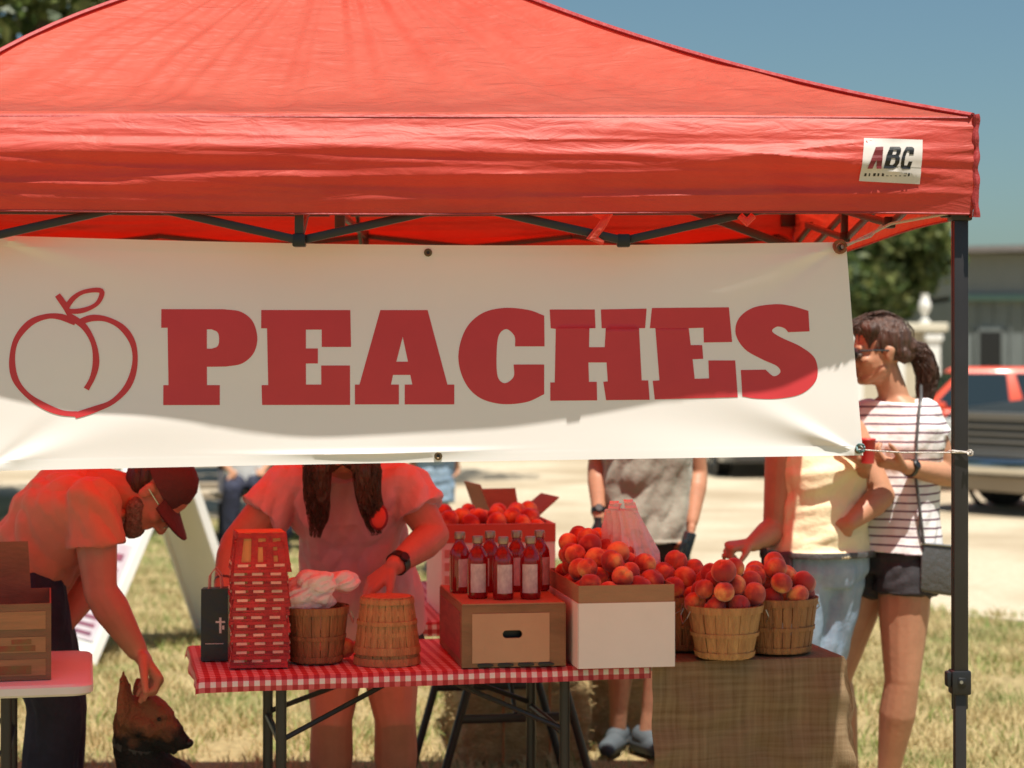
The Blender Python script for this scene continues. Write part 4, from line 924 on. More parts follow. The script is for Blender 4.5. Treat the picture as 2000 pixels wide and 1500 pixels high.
b.build('printed_fruit', mat('printed red brown', (.32, .06, .03), .7, col2=(.18, .16, .05), vscale=30), bl, smooth=False)

# ------------------------------------------------------------ baskets
def splint_basket(label, rb, rt, h, m, name='bushel_basket', handles=True, nst=22, group=None):
    t = thing(name, label, 'basket', (0, 0, 0), group); rnd = random.Random(int(rt*1e5)+nst)
    st = MB()
    for k in range(nst):
        a0 = 2*math.pi*k/nst; a1 = a0+2*math.pi/nst*rnd.uniform(.90, .97); rr = rnd.uniform(-.0012, .0012); vs = []
        for j in range(7):
            z = h*j/6; r = rb+(rt-rb)*(j/6)**.85+rr
            for (aa, dr) in ((a0, 0), ((a0+a1)/2, .0015), (a1, 0), (a1, -.003), (a0, -.003)): vs.append(((r+dr)*math.cos(aa), (r+dr)*math.sin(aa), z))
        fs = [(j*5+i, j*5+(i+1) % 5, (j+1)*5+(i+1) % 5, (j+1)*5+i) for j in range(6) for i in range(5)]+[(4, 3, 2, 1, 0), (30, 31, 32, 33, 34)]; st.add(vs, fs)
    st.build('staves', m, t)
    MB().lathe([(0, .004), (rb-.004, .004), (rb-.004, 0), (0, 0)], n=28).build('bottom', m, t)
    for (z0, z1, nm) in ((h-.018, h+.002, 'rim_hoop'), (h*.42, h*.42+.011, 'middle_hoop'), (.004, .018, 'bottom_hoop')):
        rr = lambda z: rb+(rt-rb)*(min(1, z/h))**.85
        MB().lathe([(rr(z0)+.001, z0), (rr(z0)+.0045, z0), (rr(z1)+.0045, z1), (rr(z1)+.001, z1)], n=40).build(nm, m, t)
    rr = rt
    MB().lathe([(rr-.004, h-.016), (rr-.0075, h-.016), (rr-.0075, h+.002), (rr-.004, h+.002)], n=40).build('inner_hoop', m, t)
    if handles:
        for s in (-1, 1): MB().tube([Vector((s*(rt+.004), -.035, h-.012)), Vector((s*(rt+.012), -.034, h-.03)), Vector((s*(rt+.016), 0, h-.05)), Vector((s*(rt+.012), .034, h-.03)), Vector((s*(rt+.004), .035, h-.012))], .0014, 6).build('wire_handle', M['zinc'], t)
    return t
GB = 'splint wood baskets of peaches on the burlap'
def put(t, p, rz=0): t.location = p; t.rotation_euler = (0, 0, rz); return t
bA = put(splint_basket('pale slatted basket heaped with peaches at the front of the burlap', .076, .103, .142, M['wood_basket'], nst=18, group=GB), on(1421, 1290, .757)+Vector((0, .076, 0)), R(10))
bB = put(splint_basket('darker brown slatted basket at the right end of the table, full of peaches', .088, .108, .150, M['wood_basket_dark'], nst=24, group=GB), on(1528, 1279, .757)+Vector((0, .088, 0)), R(30))
bC = put(splint_basket('shadowed basket of peaches half hidden by the white carton', .085, .108, .150, M['wood_basket_dark'], nst=20, group=GB), on(1335, 1272, .757)+Vector((0, .085, 0)), R(70))
bD = put(splint_basket('slatted basket with a bundle of white plastic bags in its mouth', .068, .086, .150, M['wood_basket_dark'], nst=20), on(613, 1298, ZT)+Vector((0, .068, 0)), R(15))
# two upside-down baskets, one over the other
i1 = splint_basket('lower of two upturned baskets, only its bottom band showing', .068, .088, .150, M['wood_basket'], nst=22, handles=False, group='upturned nested baskets')
p = on(752, 1302, ZT)+Vector((0, .088, 0)); i1.location = p+Vector((0, 0, .150)); i1.rotation_euler = (math.pi, 0, 0)
i2 = splint_basket('upper upturned basket with a ribbed domed base on top', .068, .088, .150, M['wood_basket'], nst=26, handles=False, group='upturned nested baskets')
i2.location = p+Vector((0, 0, .180)); i2.rotation_euler = (math.pi, 0, R(20))
# plastic bag bundle in basket D
mb = MB(); c0 = bD.location+Vector((0, 0, .16)); rnd = random.Random(4)
for k in range(15): mb.ell(c0+Vector((rnd.uniform(-.062, .080), rnd.uniform(-.04, .04), rnd.uniform(0, .065))), (rnd.uniform(.035, .055), .04, rnd.uniform(.025, .04)))
me = remeshed(mb, .004, 3, fold=.012, fdir=(1, .3, .4), fscale=34, seed=3); bg_ = link('plastic_bags', me, M['plastic_bag']); tag(bg_, 'crumpled bundle of thin white plastic bags in the slatted basket', 'plastic bag')

# woven red quart baskets, nested upside down in a tall stack
M['red_weave'] = mat('red stained weave', (.46, .03, .03), .6, vary=.35, vscale=16, bump=.3, bscale=60); M['pale_weave'] = mat('pale pink weave', (.80, .46, .36), .6, vary=.2, vscale=20); M['orange_panel'] = mat('orange wood panel', (.62, .30, .10), .6, vary=.15, vscale=12, stretch=(4, 4, .6))
def woven(label):
    t = thing('woven_basket', label, 'basket', (0, 0, 0), 'red woven baskets nested upside down in a stack'); wb, wt_, h = .0765, .064, .105
    def rp(z): return wb+(wt_-wb)*z/h
    b = MB()   # inner panels
    for s in range(4):
        rm = Matrix.Rotation(s*math.pi/2, 3, 'Z'); q = [(-rp(0)+.006, -rp(0)+.003, 0), (rp(0)-.006, -rp(0)+.003, 0), (rp(h)-.006, -rp(h)+.003, h), (-rp(h)+.006, -rp(h)+.003, h)]
        q = [Vector(v) for v in q]; b.hexa([rm@v for v in q]+[rm@(v+Vector((0, .003, 0))) for v in q])
    b.box((0, 0, h-.001), (2*wt_-.004, 2*wt_-.004, .003)); b.build('side_panels', M['orange_panel'], t, smooth=False)
    r = MB()
    for s in range(4):
        rm = Matrix.Rotation(s*math.pi/2, 3, 'Z')
        for k in (-1, -.33, .33, 1):
            w0 = .009; a = Vector((k*(rp(0)-.008), -rp(0), 0)); c = Vector((k*(rp(h)-.008), -rp(h), h)); d = Vector((w0, 0, 0)); n = Vector((0, .0025, 0))
            r.hexa([rm@v for v in (a-d, a+d, c+d, c-d)]+[rm@v for v in (a-d+n, a+d+n, c+d+n, c-d+n)])
    r.build('ribs', M['red_weave'], t, smooth=False)
    hb = MB()
    for (z0, z1, o) in ((0, .009, .002), (.0105, .016, .0012), (.0225, .0275, .0012), (h*.86, h*.99, .0015)):
        for s in range(4):
            rm = Matrix.Rotation(s*math.pi/2, 3, 'Z'); a, c = rp(z0)+o, rp(z1)+o
            q = [Vector(v) for v in ((-a, -a, z0), (a, -a, z0), (c, -c, z1), (-c, -c, z1))]; hb.hexa([rm@v for v in q]+[rm@(v+Vector((0, .002, 0))) for v in q])
    hb.build('bands', M['red_weave'], t, smooth=False)
    dsh = MB()
    for s in range(4):
        rm = Matrix.Rotation(s*math.pi/2, 3, 'Z')
        for x in (-.052, -.004, .045):
            q = [Vector(v) for v in ((x-.014, -rp(.0155)-.0035, .0155), (x+.014, -rp(.0155)-.0035, .0155), (x+.014, -rp(.0225)-.0035, .0225), (x-.014, -rp(.0225)-.0035, .0225))]; dsh.hexa([rm@v for v in q]+[rm@(v+Vector((0, .0035, 0))) for v in q])
    dsh.build('weave_pattern', M['pale_weave'], t, smooth=False)
    return t
wv0 = None; p = on(499, 1305, ZT)+Vector((0, .08, 0)); rnd = random.Random(9)
ordn = ['bottom', 'second from the bottom', 'third from the bottom', 'fourth from the bottom', 'fifth from the bottom', 'sixth from the bottom', 'sixth from the top', 'fifth from the top', 'fourth from the top', 'third from the top', 'second from the top', 'topmost, its whole ribbed side showing']
for k in range(12):
    lb = 'red woven basket upside down of the tall stack, ' + ordn[k]; q = p+Vector((rnd.uniform(-.003, .003)-.0000*k, rnd.uniform(-.002, .002), .0232*k)); rz = (0, 0, TA+R(rnd.uniform(-4, 4))+(math.pi/2)*k)
    if wv0 is None: wv0 = woven(lb); wv0.location = q; wv0.rotation_euler = rz
    else: dup(wv0, q, rz, label=lb)

# black paper bag
o = on(392, 1291, ZT); fk = frame((o.x, o.y, 0), R(4)); kb = thing('paper_bag', 'small glossy black paper bag with white print at the left table end', 'bag', tuple(fk(.035, .05, ZT)))
b = MB(); w_, d_, h_ = .074, .10, .195; b.hexa([fk(0, 0, ZT), fk(w_, 0, ZT), fk(w_, d_, ZT), fk(0, d_, ZT), fk(.0, .012, ZT+h_), fk(w_, .010, ZT+h_+.002), fk(w_-.002, d_-.02, ZT+h_), fk(.002, d_-.02, ZT+h_-.002)]).build('bag_body', mat('black kraft paper', (.018, .02, .02), .35, bump=.2, bscale=25), kb, smooth=False)
for yy in (.016, .075): MB().tube([fk(.02, yy, ZT+h_-.004), fk(.022, yy-.002, ZT+h_+.035), fk(.037, yy-.003, ZT+h_+.055), fk(.052, yy-.002, ZT+h_+.035), fk(.055, yy, ZT+h_-.004)], .0022, 6).build('bag_handle', mat('pink cord', (.62, .30, .27), .7), kb)
pr = MB(); yb = .0045
pr.hexa(slabf(fk, .050, .056, .0035, .0045, ZT+.075, ZT+.118)).hexa(slabf(fk, .040, .066, .0052, .0062, ZT+.103, ZT+.108)).hexa(slabf(fk, .058, .064, .0030, .0040, ZT+.085, ZT+.096)).hexa(slabf(fk, .012, .062, -.0005, .0012, ZT+.046, ZT+.0475)); pr.build('white_print', M['white_plastic'], kb, smooth=False)

# standing white plastic bag among the peaches (lit pink by the canopy)
def shopping_bag():
    c = at(1232, 1120, 5.72); base = c.z; t = thing('shopping_bag', 'thin white plastic shopping bag standing among the peaches, handles up', 'plastic bag', tuple(c)); S_ = 5.72/F
    prof = [(1190, 1292, 1135), (1180, 1288, 1105), (1176, 1281, 1075), (1180, 1268, 1045), (1183, 1256, 1015), (1182, 1246, 995)]
    vs = []; n = 96
    for (x0, x1, y) in prof:
        cx = (x0+x1)/2; w2 = (x1-x0)/2*S_; z = H+(YH-y)*S_; dp = .06-.02*(1135-y)/140
        for k in range(n):
            a = 2*math.pi*k/n; r = 1+.22*noise.noise(Vector((math.cos(a)*2.4, math.sin(a)*2.4, y*.012)))+.30*noise.noise(Vector((math.cos(a)*5, math.sin(a)*5, y*.008)))-.08
            vs.append(Vector(((cx-1000)*S_+w2*math.cos(a)*r, 5.72+dp*math.sin(a)*r, z+.006*noise.noise(Vector((a, y*.02, 2))))))
    fs = [(j*n+k, j*n+(k+1) % n, (j+1)*n+(k+1) % n, (j+1)*n+k) for j in range(len(prof)-1) for k in range(n)]+[tuple(range(n))[::-1]]
    MB().add(vs, fs).build('bag_body', M['plastic_bag'], t)
    for (xs, dy) in (((1178, 1196), -.03), ((1216, 1240), -.025), ((1184, 1206), .03), ((1222, 1246), .028)):
        pass
    for (xa, xb, xt, yt, dy) in ((1184, 1206, 1200, 978, -.02), (1222, 1246, 1226, 975, -.02), (1186, 1210, 1206, 984, .03), (1226, 1248, 1232, 982, .03)):
        m2 = MB(); L_ = []
        for j in range(9):
            f = j/8; xl = xa*(1-f)+(xt-9)*f; xr = xb*(1-f)+(xt+9)*f; y = 1000*(1-f)+yt*f; wv = .006*math.sin(j*1.7)
            L_ += [Vector(((xl-1000)*S_, 5.72+dy*(1-f*.6)+wv, H+(YH-y)*S_)), Vector((((xl+xr)/2-1000)*S_, 5.72+dy*(1-f*.6)-.008+wv, H+(YH-y)*S_)), Vector(((xr-1000)*S_, 5.72+dy*(1-f*.6)+wv, H+(YH-y)*S_))]
        m2.add(L_, [(j*3+i, j*3+i+1, j*3+i+4, j*3+i+3) for j in range(8) for i in range(2)]).build('bag_handle', M['plastic_bag'], t)
    b = MB()
    for k in range(5): b.box(((1196+6*k-1000)*S_, 5.72-.062, H+(YH-1088+k)*S_), (.003, .001, .012))
    b.build('bag_print', mat('dark print', (.12, .04, .05), .6), t, smooth=False)
shopping_bag()

# ------------------------------------------------------------ peaches
def peach_mat():
    m, N, L, B = node_mat('peach skin'); tc = N.new('ShaderNodeTexCoord'); oi = N.new('ShaderNodeObjectInfo'); mp = N.new('ShaderNodeMapping'); L.new(tc.outputs['Object'], mp.inputs[0]); cb = N.new('ShaderNodeCombineXYZ')
    mu = N.new('ShaderNodeMath'); mu.operation = 'MULTIPLY'; mu.inputs[1].default_value = 9; L.new(oi.outputs['Random'], mu.inputs[0]); L.new(mu.outputs[0], cb.inputs[0]); L.new(cb.outputs[0], mp.inputs['Location'])
    n = N.new('ShaderNodeTexNoise'); n.inputs['Scale'].default_value = 17; n.inputs['Detail'].default_value = 5; L.new(mp.outputs[0], n.inputs[0]); cr = N.new('ShaderNodeValToRGB')
    cr.color_ramp.elements[0].position = .39; cr.color_ramp.elements[0].color = (.34, .025, .02, 1); cr.color_ramp.elements[1].position = .63; cr.color_ramp.elements[1].color = (.85, .42, .12, 1); e = cr.color_ramp.elements.new(.51); e.color = (.62, .11, .04, 1)
    L.new(n.outputs[0], cr.inputs[0]); L.new(cr.outputs[0], B.inputs['Base Color']); B.inputs['Roughness'].default_value = .6; B.inputs['Sheen Weight'].default_value = .35; B.inputs['Subsurface Weight'].default_value = 0
    return m
M['peach'] = peach_mat()
pm = MB(); r = .0305; vs = []; nu, nv = 30, 18
for j in range(nv+1):
    th = math.pi*j/nv
    for k in range(nu):
        a = 2*math.pi*k/nu; cl = math.exp(-((a-math.pi if False else min(a, 2*math.pi-a))/.22)**2); dim = math.exp(-(th/.28)**2)*.28
        rr = r*(1-.13*cl*math.sin(th)**.5-dim*.8+.02*math.exp(-((math.pi-th)/.2)**2)); vs.append((rr*math.sin(th)*math.cos(a), rr*math.sin(th)*math.sin(a)*1.02, rr*math.cos(th)*.94))
pm.add(vs, [(j*nu+k, (j+1)*nu+k, (j+1)*nu+(k+1) % nu, j*nu+(k+1) % nu) for j in range(nv) for k in range(nu)])
pme = pm.mesh('peach')
pme.materials.append(M['peach'])
for q in pme.polygons: q.use_smooth = True
rp_ = random.Random(31); placed = []
def peach(p, label, group, sc=None):
    o = bpy.data.objects.new('peach', pme); COL.objects.link(o); o.location = p; o.rotation_euler = (rp_.uniform(-1.1, 1.1), rp_.uniform(-1.1, 1.1), rp_.uniform(0, 6.28)); s = sc or rp_.uniform(.88, 1.14); o.scale = (s, s, s*rp_.uniform(.95, 1.02)); tag(o, label, 'peach', group); return o
def heap(inside, ztop, label, group, n, r=.0300, x0=0, x1=1, y0=0, y1=1, base=None, hfun=None, seed=1, low=None):
    """drop peaches: keep lowest resting height over already placed ones"""
    rs = random.Random(seed); done = []
    for k in range(n):
        best = None
        for tr_ in range(400):
            x = rs.uniform(x0, x1); y = rs.uniform(y0, y1); 
            if not inside(x, y): continue
            z = base
            for (a, b_, c) in done:
                d2 = (x-a)**2+(y-b_)**2
                if d2 < (1.93*r)**2: z = max(z, c+math.sqrt((1.93*r)**2-d2))
            lim = hfun(x, y)
            if low and z < low[0] and math.hypot(x, y) > low[1]: continue
            if z <= lim and (best is None or z < best[2]): best = (x, y, z)
        if best: done.append(best)
    return done
def inbox(w, d, g=.036): return lambda x, y: g < x < w-g and g < y < d-g
def mk(pts, fr, label, group):
    for (x, y, z) in pts: peach(fr(x, y, z), label, group)
pts = heap(inbox(WW, WD), 0, '', '', 150, x1=WW, y1=WD, base=ZT+WH-.052, hfun=lambda x, y: ZT+WH-.004+.03*min(1, y/.12)+.085*min(1, y/.34)*(1-abs(x/WW-.45)*.7), seed=3)
mk(pts, fw, 'ripe red orange peach heaped in the white sided carton', 'peaches in the white sided carton')
pts = heap(inbox(.37, .40), 0, '', '', 80, x1=.37, y1=.40, base=ZT+.255, hfun=lambda x, y: ZT+.283+.035*min(1, y/.2), seed=5)
mk(pts, o2, 'dark red peach in the pink and white printed carton behind the bottles', 'peaches in the carton behind the bottles')
def inb(R_): return lambda x, y: math.hypot(x, y) < R_
for bk, R_, lab, grp, nn, hh, bs, sd in ((bA, .100, 'red and yellow peach piled in the pale slatted basket', 'peaches in the pale slatted basket', 80, .098, .142, 7), (bB, .104, 'dusky red peach piled in the darker basket at the right end', 'peaches in the darker right end basket', 80, .092, .150, 9), (bC, .105, 'deep red peach piled in the basket half hidden by the white carton', 'peaches in the half hidden basket', 60, .085, .150, 12)):
    pts = heap(inb(R_-.018), 0, '', '', nn, x0=-R_, x1=R_, y0=-R_, y1=R_, base=bs-.045, hfun=lambda x, y: bs+.01+hh*(1-(math.hypot(x, y)/R_)**2*.62), seed=sd, low=(bs+.004, R_-.040))
    for (x, y, z) in pts: peach(bk.location+Vector((x, y, z)), lab, grp)
peach(on(672, 1290, ZT)+Vector((0, .03, .031)), 'single red peach lying on the gingham between the two baskets', None, .95)

# straw bale behind the tables
bale = thing('hay_bale', 'dusty shaded straw bale on the grass behind the rear table, strung with twine', 'hay bale', tuple(on(1030, 1488)))
fbale = frame((at(902, 1400, 7.75).x, 7.75, 0), R(6)); m2 = MB(); m2.box((0, 0, 0), (1, 1, 1)); 
mb = MB(); mb.hexa(slabf(fbale, 0, .50, 0, .95, .005, .41)); me = mb.mesh('b', None, .03, 3); bm = bmesh.new(); bm.from_mesh(me); bmesh.ops.subdivide_edges(bm, edges=bm.edges[:], cuts=18, use_grid_fill=True)
for v in bm.verts: v.co += Vector((noise.noise(v.co*22), noise.noise(v.co*22+Vector((5, 0, 0))), noise.noise(v.co*30)))*.014
bm.to_mesh(me); bm.free(); link('straw_block', me, M['straw'], bale)
stt = MB(); rnd = random.Random(3)
for k in range(1500):
    s = rnd.random(); x = rnd.uniform(0, .5); y = rnd.uniform(0, .95); z = rnd.uniform(0, .41); f = rnd.choice((0, 1, 2, 3))
    c = {0: (x, -.005, z), 1: (.505, y, z), 2: (x, y, .412), 3: (-.004, y, z)}[f]; c = fbale(*c); d = Vector((rnd.uniform(-1, 1), rnd.uniform(-1, 1), rnd.uniform(-.6, .6))).normalized()*rnd.uniform(.015, .04); q = Vector((rnd.uniform(-1, 1), rnd.uniform(-1, 1), 1)).normalized()*.0015
    stt.add([c-d-q, c+d-q, c+d+q, c-d+q], [(0, 1, 2, 3)])
link('loose_straws', stt.mesh('s', fixn=False), M['straw'], bale, smooth=False)
b2_ = dup(bale, (at(1082, 1400, 8.3).x+(bale.location.x-fbale(0, 0).x), 8.3+(bale.location.y-7.75), 0), (0, 0, R(-7)), label='sunlit straw bale just right of the shaded one, behind the stall'); 
for x in (.16, .34): MB().tube([fbale(x, -.012, .0), fbale(x, -.012, .42), fbale(x, .965, .42), fbale(x, .965, 0)], .004, 6).build('twine', mat('orange twine', (.45, .16, .05), .8), bale)
# ------------------------------------------------------------ A-frame sign, picnic bench
def aframe():
    t = thing('sandwich_board', 'white folding A-frame board with printed notices on the sunny grass behind the stall', 'sign', (-1.85, 10.8, 0))
    s = Vector((.82, .57, 0)); w_ = Vector((-.34, .47, 0)); apn = at(352, 897, 10.75); wl = w_.normalized()*.52
    fl_ = on(178, 1300, .0); frr = on(478, 1262, .0)
    for (foot, nm, sg) in ((fl_, 'board_panel', -1), (frr, 'board_panel', 1)):
        ap = apn+Vector((.012*sg, 0, 0)); a, b, c, d = foot, ap, ap+wl, foot+wl; nn = (b-a).cross(d-a).normalized(); nn = nn if nn.dot(s)*sg > 0 else -nn
        T = nn*.006; m = MB().hexa([a-T, d-T, c-T, b-T, a+T, d+T, c+T, b+T]); pnl = m.build(nm, M['white_paint'], t, smooth=False)
        fr2 = MB()
        for p, q in ((a, b), (d, c), (a+(b-a)*.03, d+(c-d)*.03), (b, c)): fr2.bar(p+nn*.008, q+nn*.008, .045, .05, up=nn)
        fr2.build('board_frame', M['white_paint'], t, bevel=.004, smooth=False)
        for k, (v0, v1, col) in enumerate(((.62, .92, 'a'), (.30, .56, 'b'), (.10, .24, 'c'))):
            def P(u, v): return a*(1-u)*(1-v)+b*(1-u)*v+c*u*v+d*u*(1-v)+nn*.010
            q = [P(.14, v0), P(.86, v0), P(.86, v1), P(.14, v1)]
            MB().hexa([x-nn*.001 for x in q]+[x+nn*.001 for x in q]).build('poster', M['poster'], pnl, smooth=False)
            for j in range(3):
                y0 = v0+(v1-v0)*(.15+.27*j); q = [P(.24, y0), P(.76-.1*j, y0), P(.76-.1*j, y0+(v1-v0)*.13), P(.24, y0+(v1-v0)*.13)]
                MB().hexa([x+nn*.0012 for x in q]+[x+nn*.002 for x in q]).build('poster_block', M['poster_ink'], pnl, smooth=False)
M['poster'] = mat('white and pink poster', (.72, .68, .70), .5, col2=(.60, .45, .50), vscale=7); M['poster_ink'] = mat('dark purple ink', (.14, .08, .13), .5, col2=(.42, .10, .14), vscale=6)
aframe()
def picnic():
    fr = frame((at(395, 960, 16.4).x, 16.4, 0), R(8)); t = thing('picnic_bench', 'weathered wooden picnic bench under the shade of the far tree', 'bench', tuple(fr(1, .4)))
    wd = mat('weathered wood', (.30, .24, .17), .8, vary=.25, vscale=4, stretch=(.4, 6, 6))
    b = MB()
    for k in range(5): b.hexa(slabf(fr, -.1, 1.6, .5+.15*k, .64+.15*k, .71, .75))
    b.build('table_top', wd, t, smooth=False)
    for y in (0, 1.36):
        b = MB()
        for k in range(2): b.hexa(slabf(fr, -.1, 1.6, y+.14*k, y+.13+.14*k, .42, .46))
        b.build('seat', wd, t, smooth=False)
    for x in (.15, 1.2):
        for s in (-1, 1): MB().bar(fr(x, .85+s*.2, .71), fr(x, .85+s*.72, 0), .05, .1).build('leg', M['black_cloth'], t, smooth=False)
        MB().bar(fr(x+.03, .05, .38), fr(x+.03, 1.64, .38), .05, .1).bar(fr(x+.03, .5, .69), fr(x+.03, 1.22, .69), .05, .08).build('cross_beam', M['black_cloth'], t, smooth=False) if False else MB().bar(fr(x+.03, .05, .38), fr(x+.03, 1.64, .38), .05, .1).build('cross_beam', M['black_cloth'], t, smooth=False)
    return fr
pf = picnic()

# ------------------------------------------------------------ people
def hand(mb, w_, dv, pn, side=1, curl=.6, S_=1.0, thumb=1):
    """w_ wrist, dv pointing to the fingers, pn palm normal, side which way the thumb leaves"""
    dv = Vector(dv).normalized(); pn = Vector(pn); pn = (pn-dv*pn.dot(dv)).normalized(); ac = dv.cross(pn)*side
    mb.cap(w_, w_+dv*.03*S_, .026*S_, .027*S_, flat=(pn, .72))
    for k, (o, L) in enumerate(((.030, .066), (.010, .074), (-.010, .069), (-.029, .054))):
        k0 = w_+dv*.022*S_+ac*o*.55*S_; k1 = w_+dv*(.092-.006*abs(k-1))*S_+ac*o*S_
        mb.cap(k0, k1, .0155*S_, .0125*S_)
        p = k1; d = (dv+ac*o*1.6).normalized(); ang = curl*(1+.12*k)
        for f_, r0, r1 in ((.44, .0098, .0090), (.31, .0090, .0084), (.25, .0084, .0070)):
            rot = Matrix.Rotation(ang*.95, 3, d.cross(pn)); d = (rot @ d).normalized()
            q = p+d*L*f_*S_; mb.cap(p, q, r0*S_, r1*S_, n=10); p = q
    b = w_+dv*.025*S_+ac*.026*S_; d = (dv*.62+ac*.62+pn*.42).normalized()
    for L, r0, r1 in ((.042, .015, .0115), (.030, .0112, .010), (.024, .0098, .0078)):
        q = b+d*L*S_; mb.cap(b, q, r0*S_, r1*S_, n=10); b = q; d = (d*.8+dv*.35+pn*.2*curl).normalized()
def axes(fd, ud):
    fd = Vector(fd).normalized(); ud = Vector(ud); ud = (ud-fd*ud.dot(fd)).normalized(); rt = fd.cross(ud); return fd, ud, rt
def head(mb, c, fd, ud, S_=1.0, fem=False):
    """c centre of the head (between the ears)"""
    f, u, r = axes(fd, ud); Mx = Matrix((r, f, u)).transposed(); P = lambda x, y, z: c+(r*x+f*y+u*z)*S_
    mb.ell(P(0, -.012, .035), (.074*S_, .094*S_, .083*S_), Mx); mb.ell(P(0, .022, -.02), (.062*S_, .070*S_, .088*S_), Mx)
    mb.ell(P(0, .048, -.078), (.036*S_, .034*S_, .028*S_), Mx)                      # chin
    mb.cap(P(-.048, .01, -.055), P(-.018, .06, -.088), .020*S_, .018*S_); mb.cap(P(.048, .01, -.055), P(.018, .06, -.088), .020*S_, .018*S_)
    mb.cap(P(0, .088, .008), P(0, .106, -.030), .0085*S_, .0135*S_); mb.cap(P(-.012, .094, -.034), P(.012, .094, -.034), .009*S_, .009*S_)   # nose
    mb.cap(P(-.034, .078, .020), P(.034, .078, .020), .013*S_, .013*S_)             # brow
    mb.ell(P(-.038, .062, -.022), (.022*S_, .022*S_, .02*S_), Mx); mb.ell(P(.038, .062, -.022), (.022*S_, .022*S_, .02*S_), Mx)
    mb.cap(P(-.018, .082, -.056), P(.018, .082, -.056), .0065*S_, .0065*S_, n=8); mb.cap(P(-.015, .080, -.066), P(.015, .080, -.066), .0075*S_, .0075*S_, n=8)
    for s in (-1, 1):
        mb.ell(P(s*.074, -.008, -.004), (.008*S_, .018*S_, .031*S_), Mx); mb.ell(P(s*.079, -.014, .006), (.007*S_, .014*S_, .018*S_), Mx)
    return P, Mx
def lerp(a, b, t): return a*(1-t)+b*t
def torso_rings(P, C, Nk, ax0, ax1, rr, ex=0, n=9, bow=0):
    rings = []
    for k, (t, rx, ry) in enumerate(rr):
        if t <= .62: c = lerp(P, C, t/.62)
        else: c = lerp(C, Nk, (t-.62)/.38)
        sp = (C-P).normalized() if t < .4 else (Nk-P).normalized(); x = lerp(ax0, ax1, min(1, max(0, t/.62))).normalized(); y = sp.cross(x).normalized(); x = y.cross(sp).normalized()
        c = c + y*bow*math.sin(math.pi*min(1, t))
        rings.append((c, x*(rx+ex), y*(ry+ex)))
    return rings
MALE = [(-.10, .10, .085), (0, .165, .112), (.14, .158, .110), (.30, .145, .105), (.5, .160, .115), (.68, .180, .118), (.82, .185, .098), (.92, .145, .078), (1.0, .075, .066)]
FEM = [(-.10, .10, .09), (0, .165, .118), (.12, .160, .112), (.30, .122, .092), (.5, .135, .100), (.66, .150, .115), (.80, .155, .092), (.92, .120, .070), (1.0, .058, .056)]
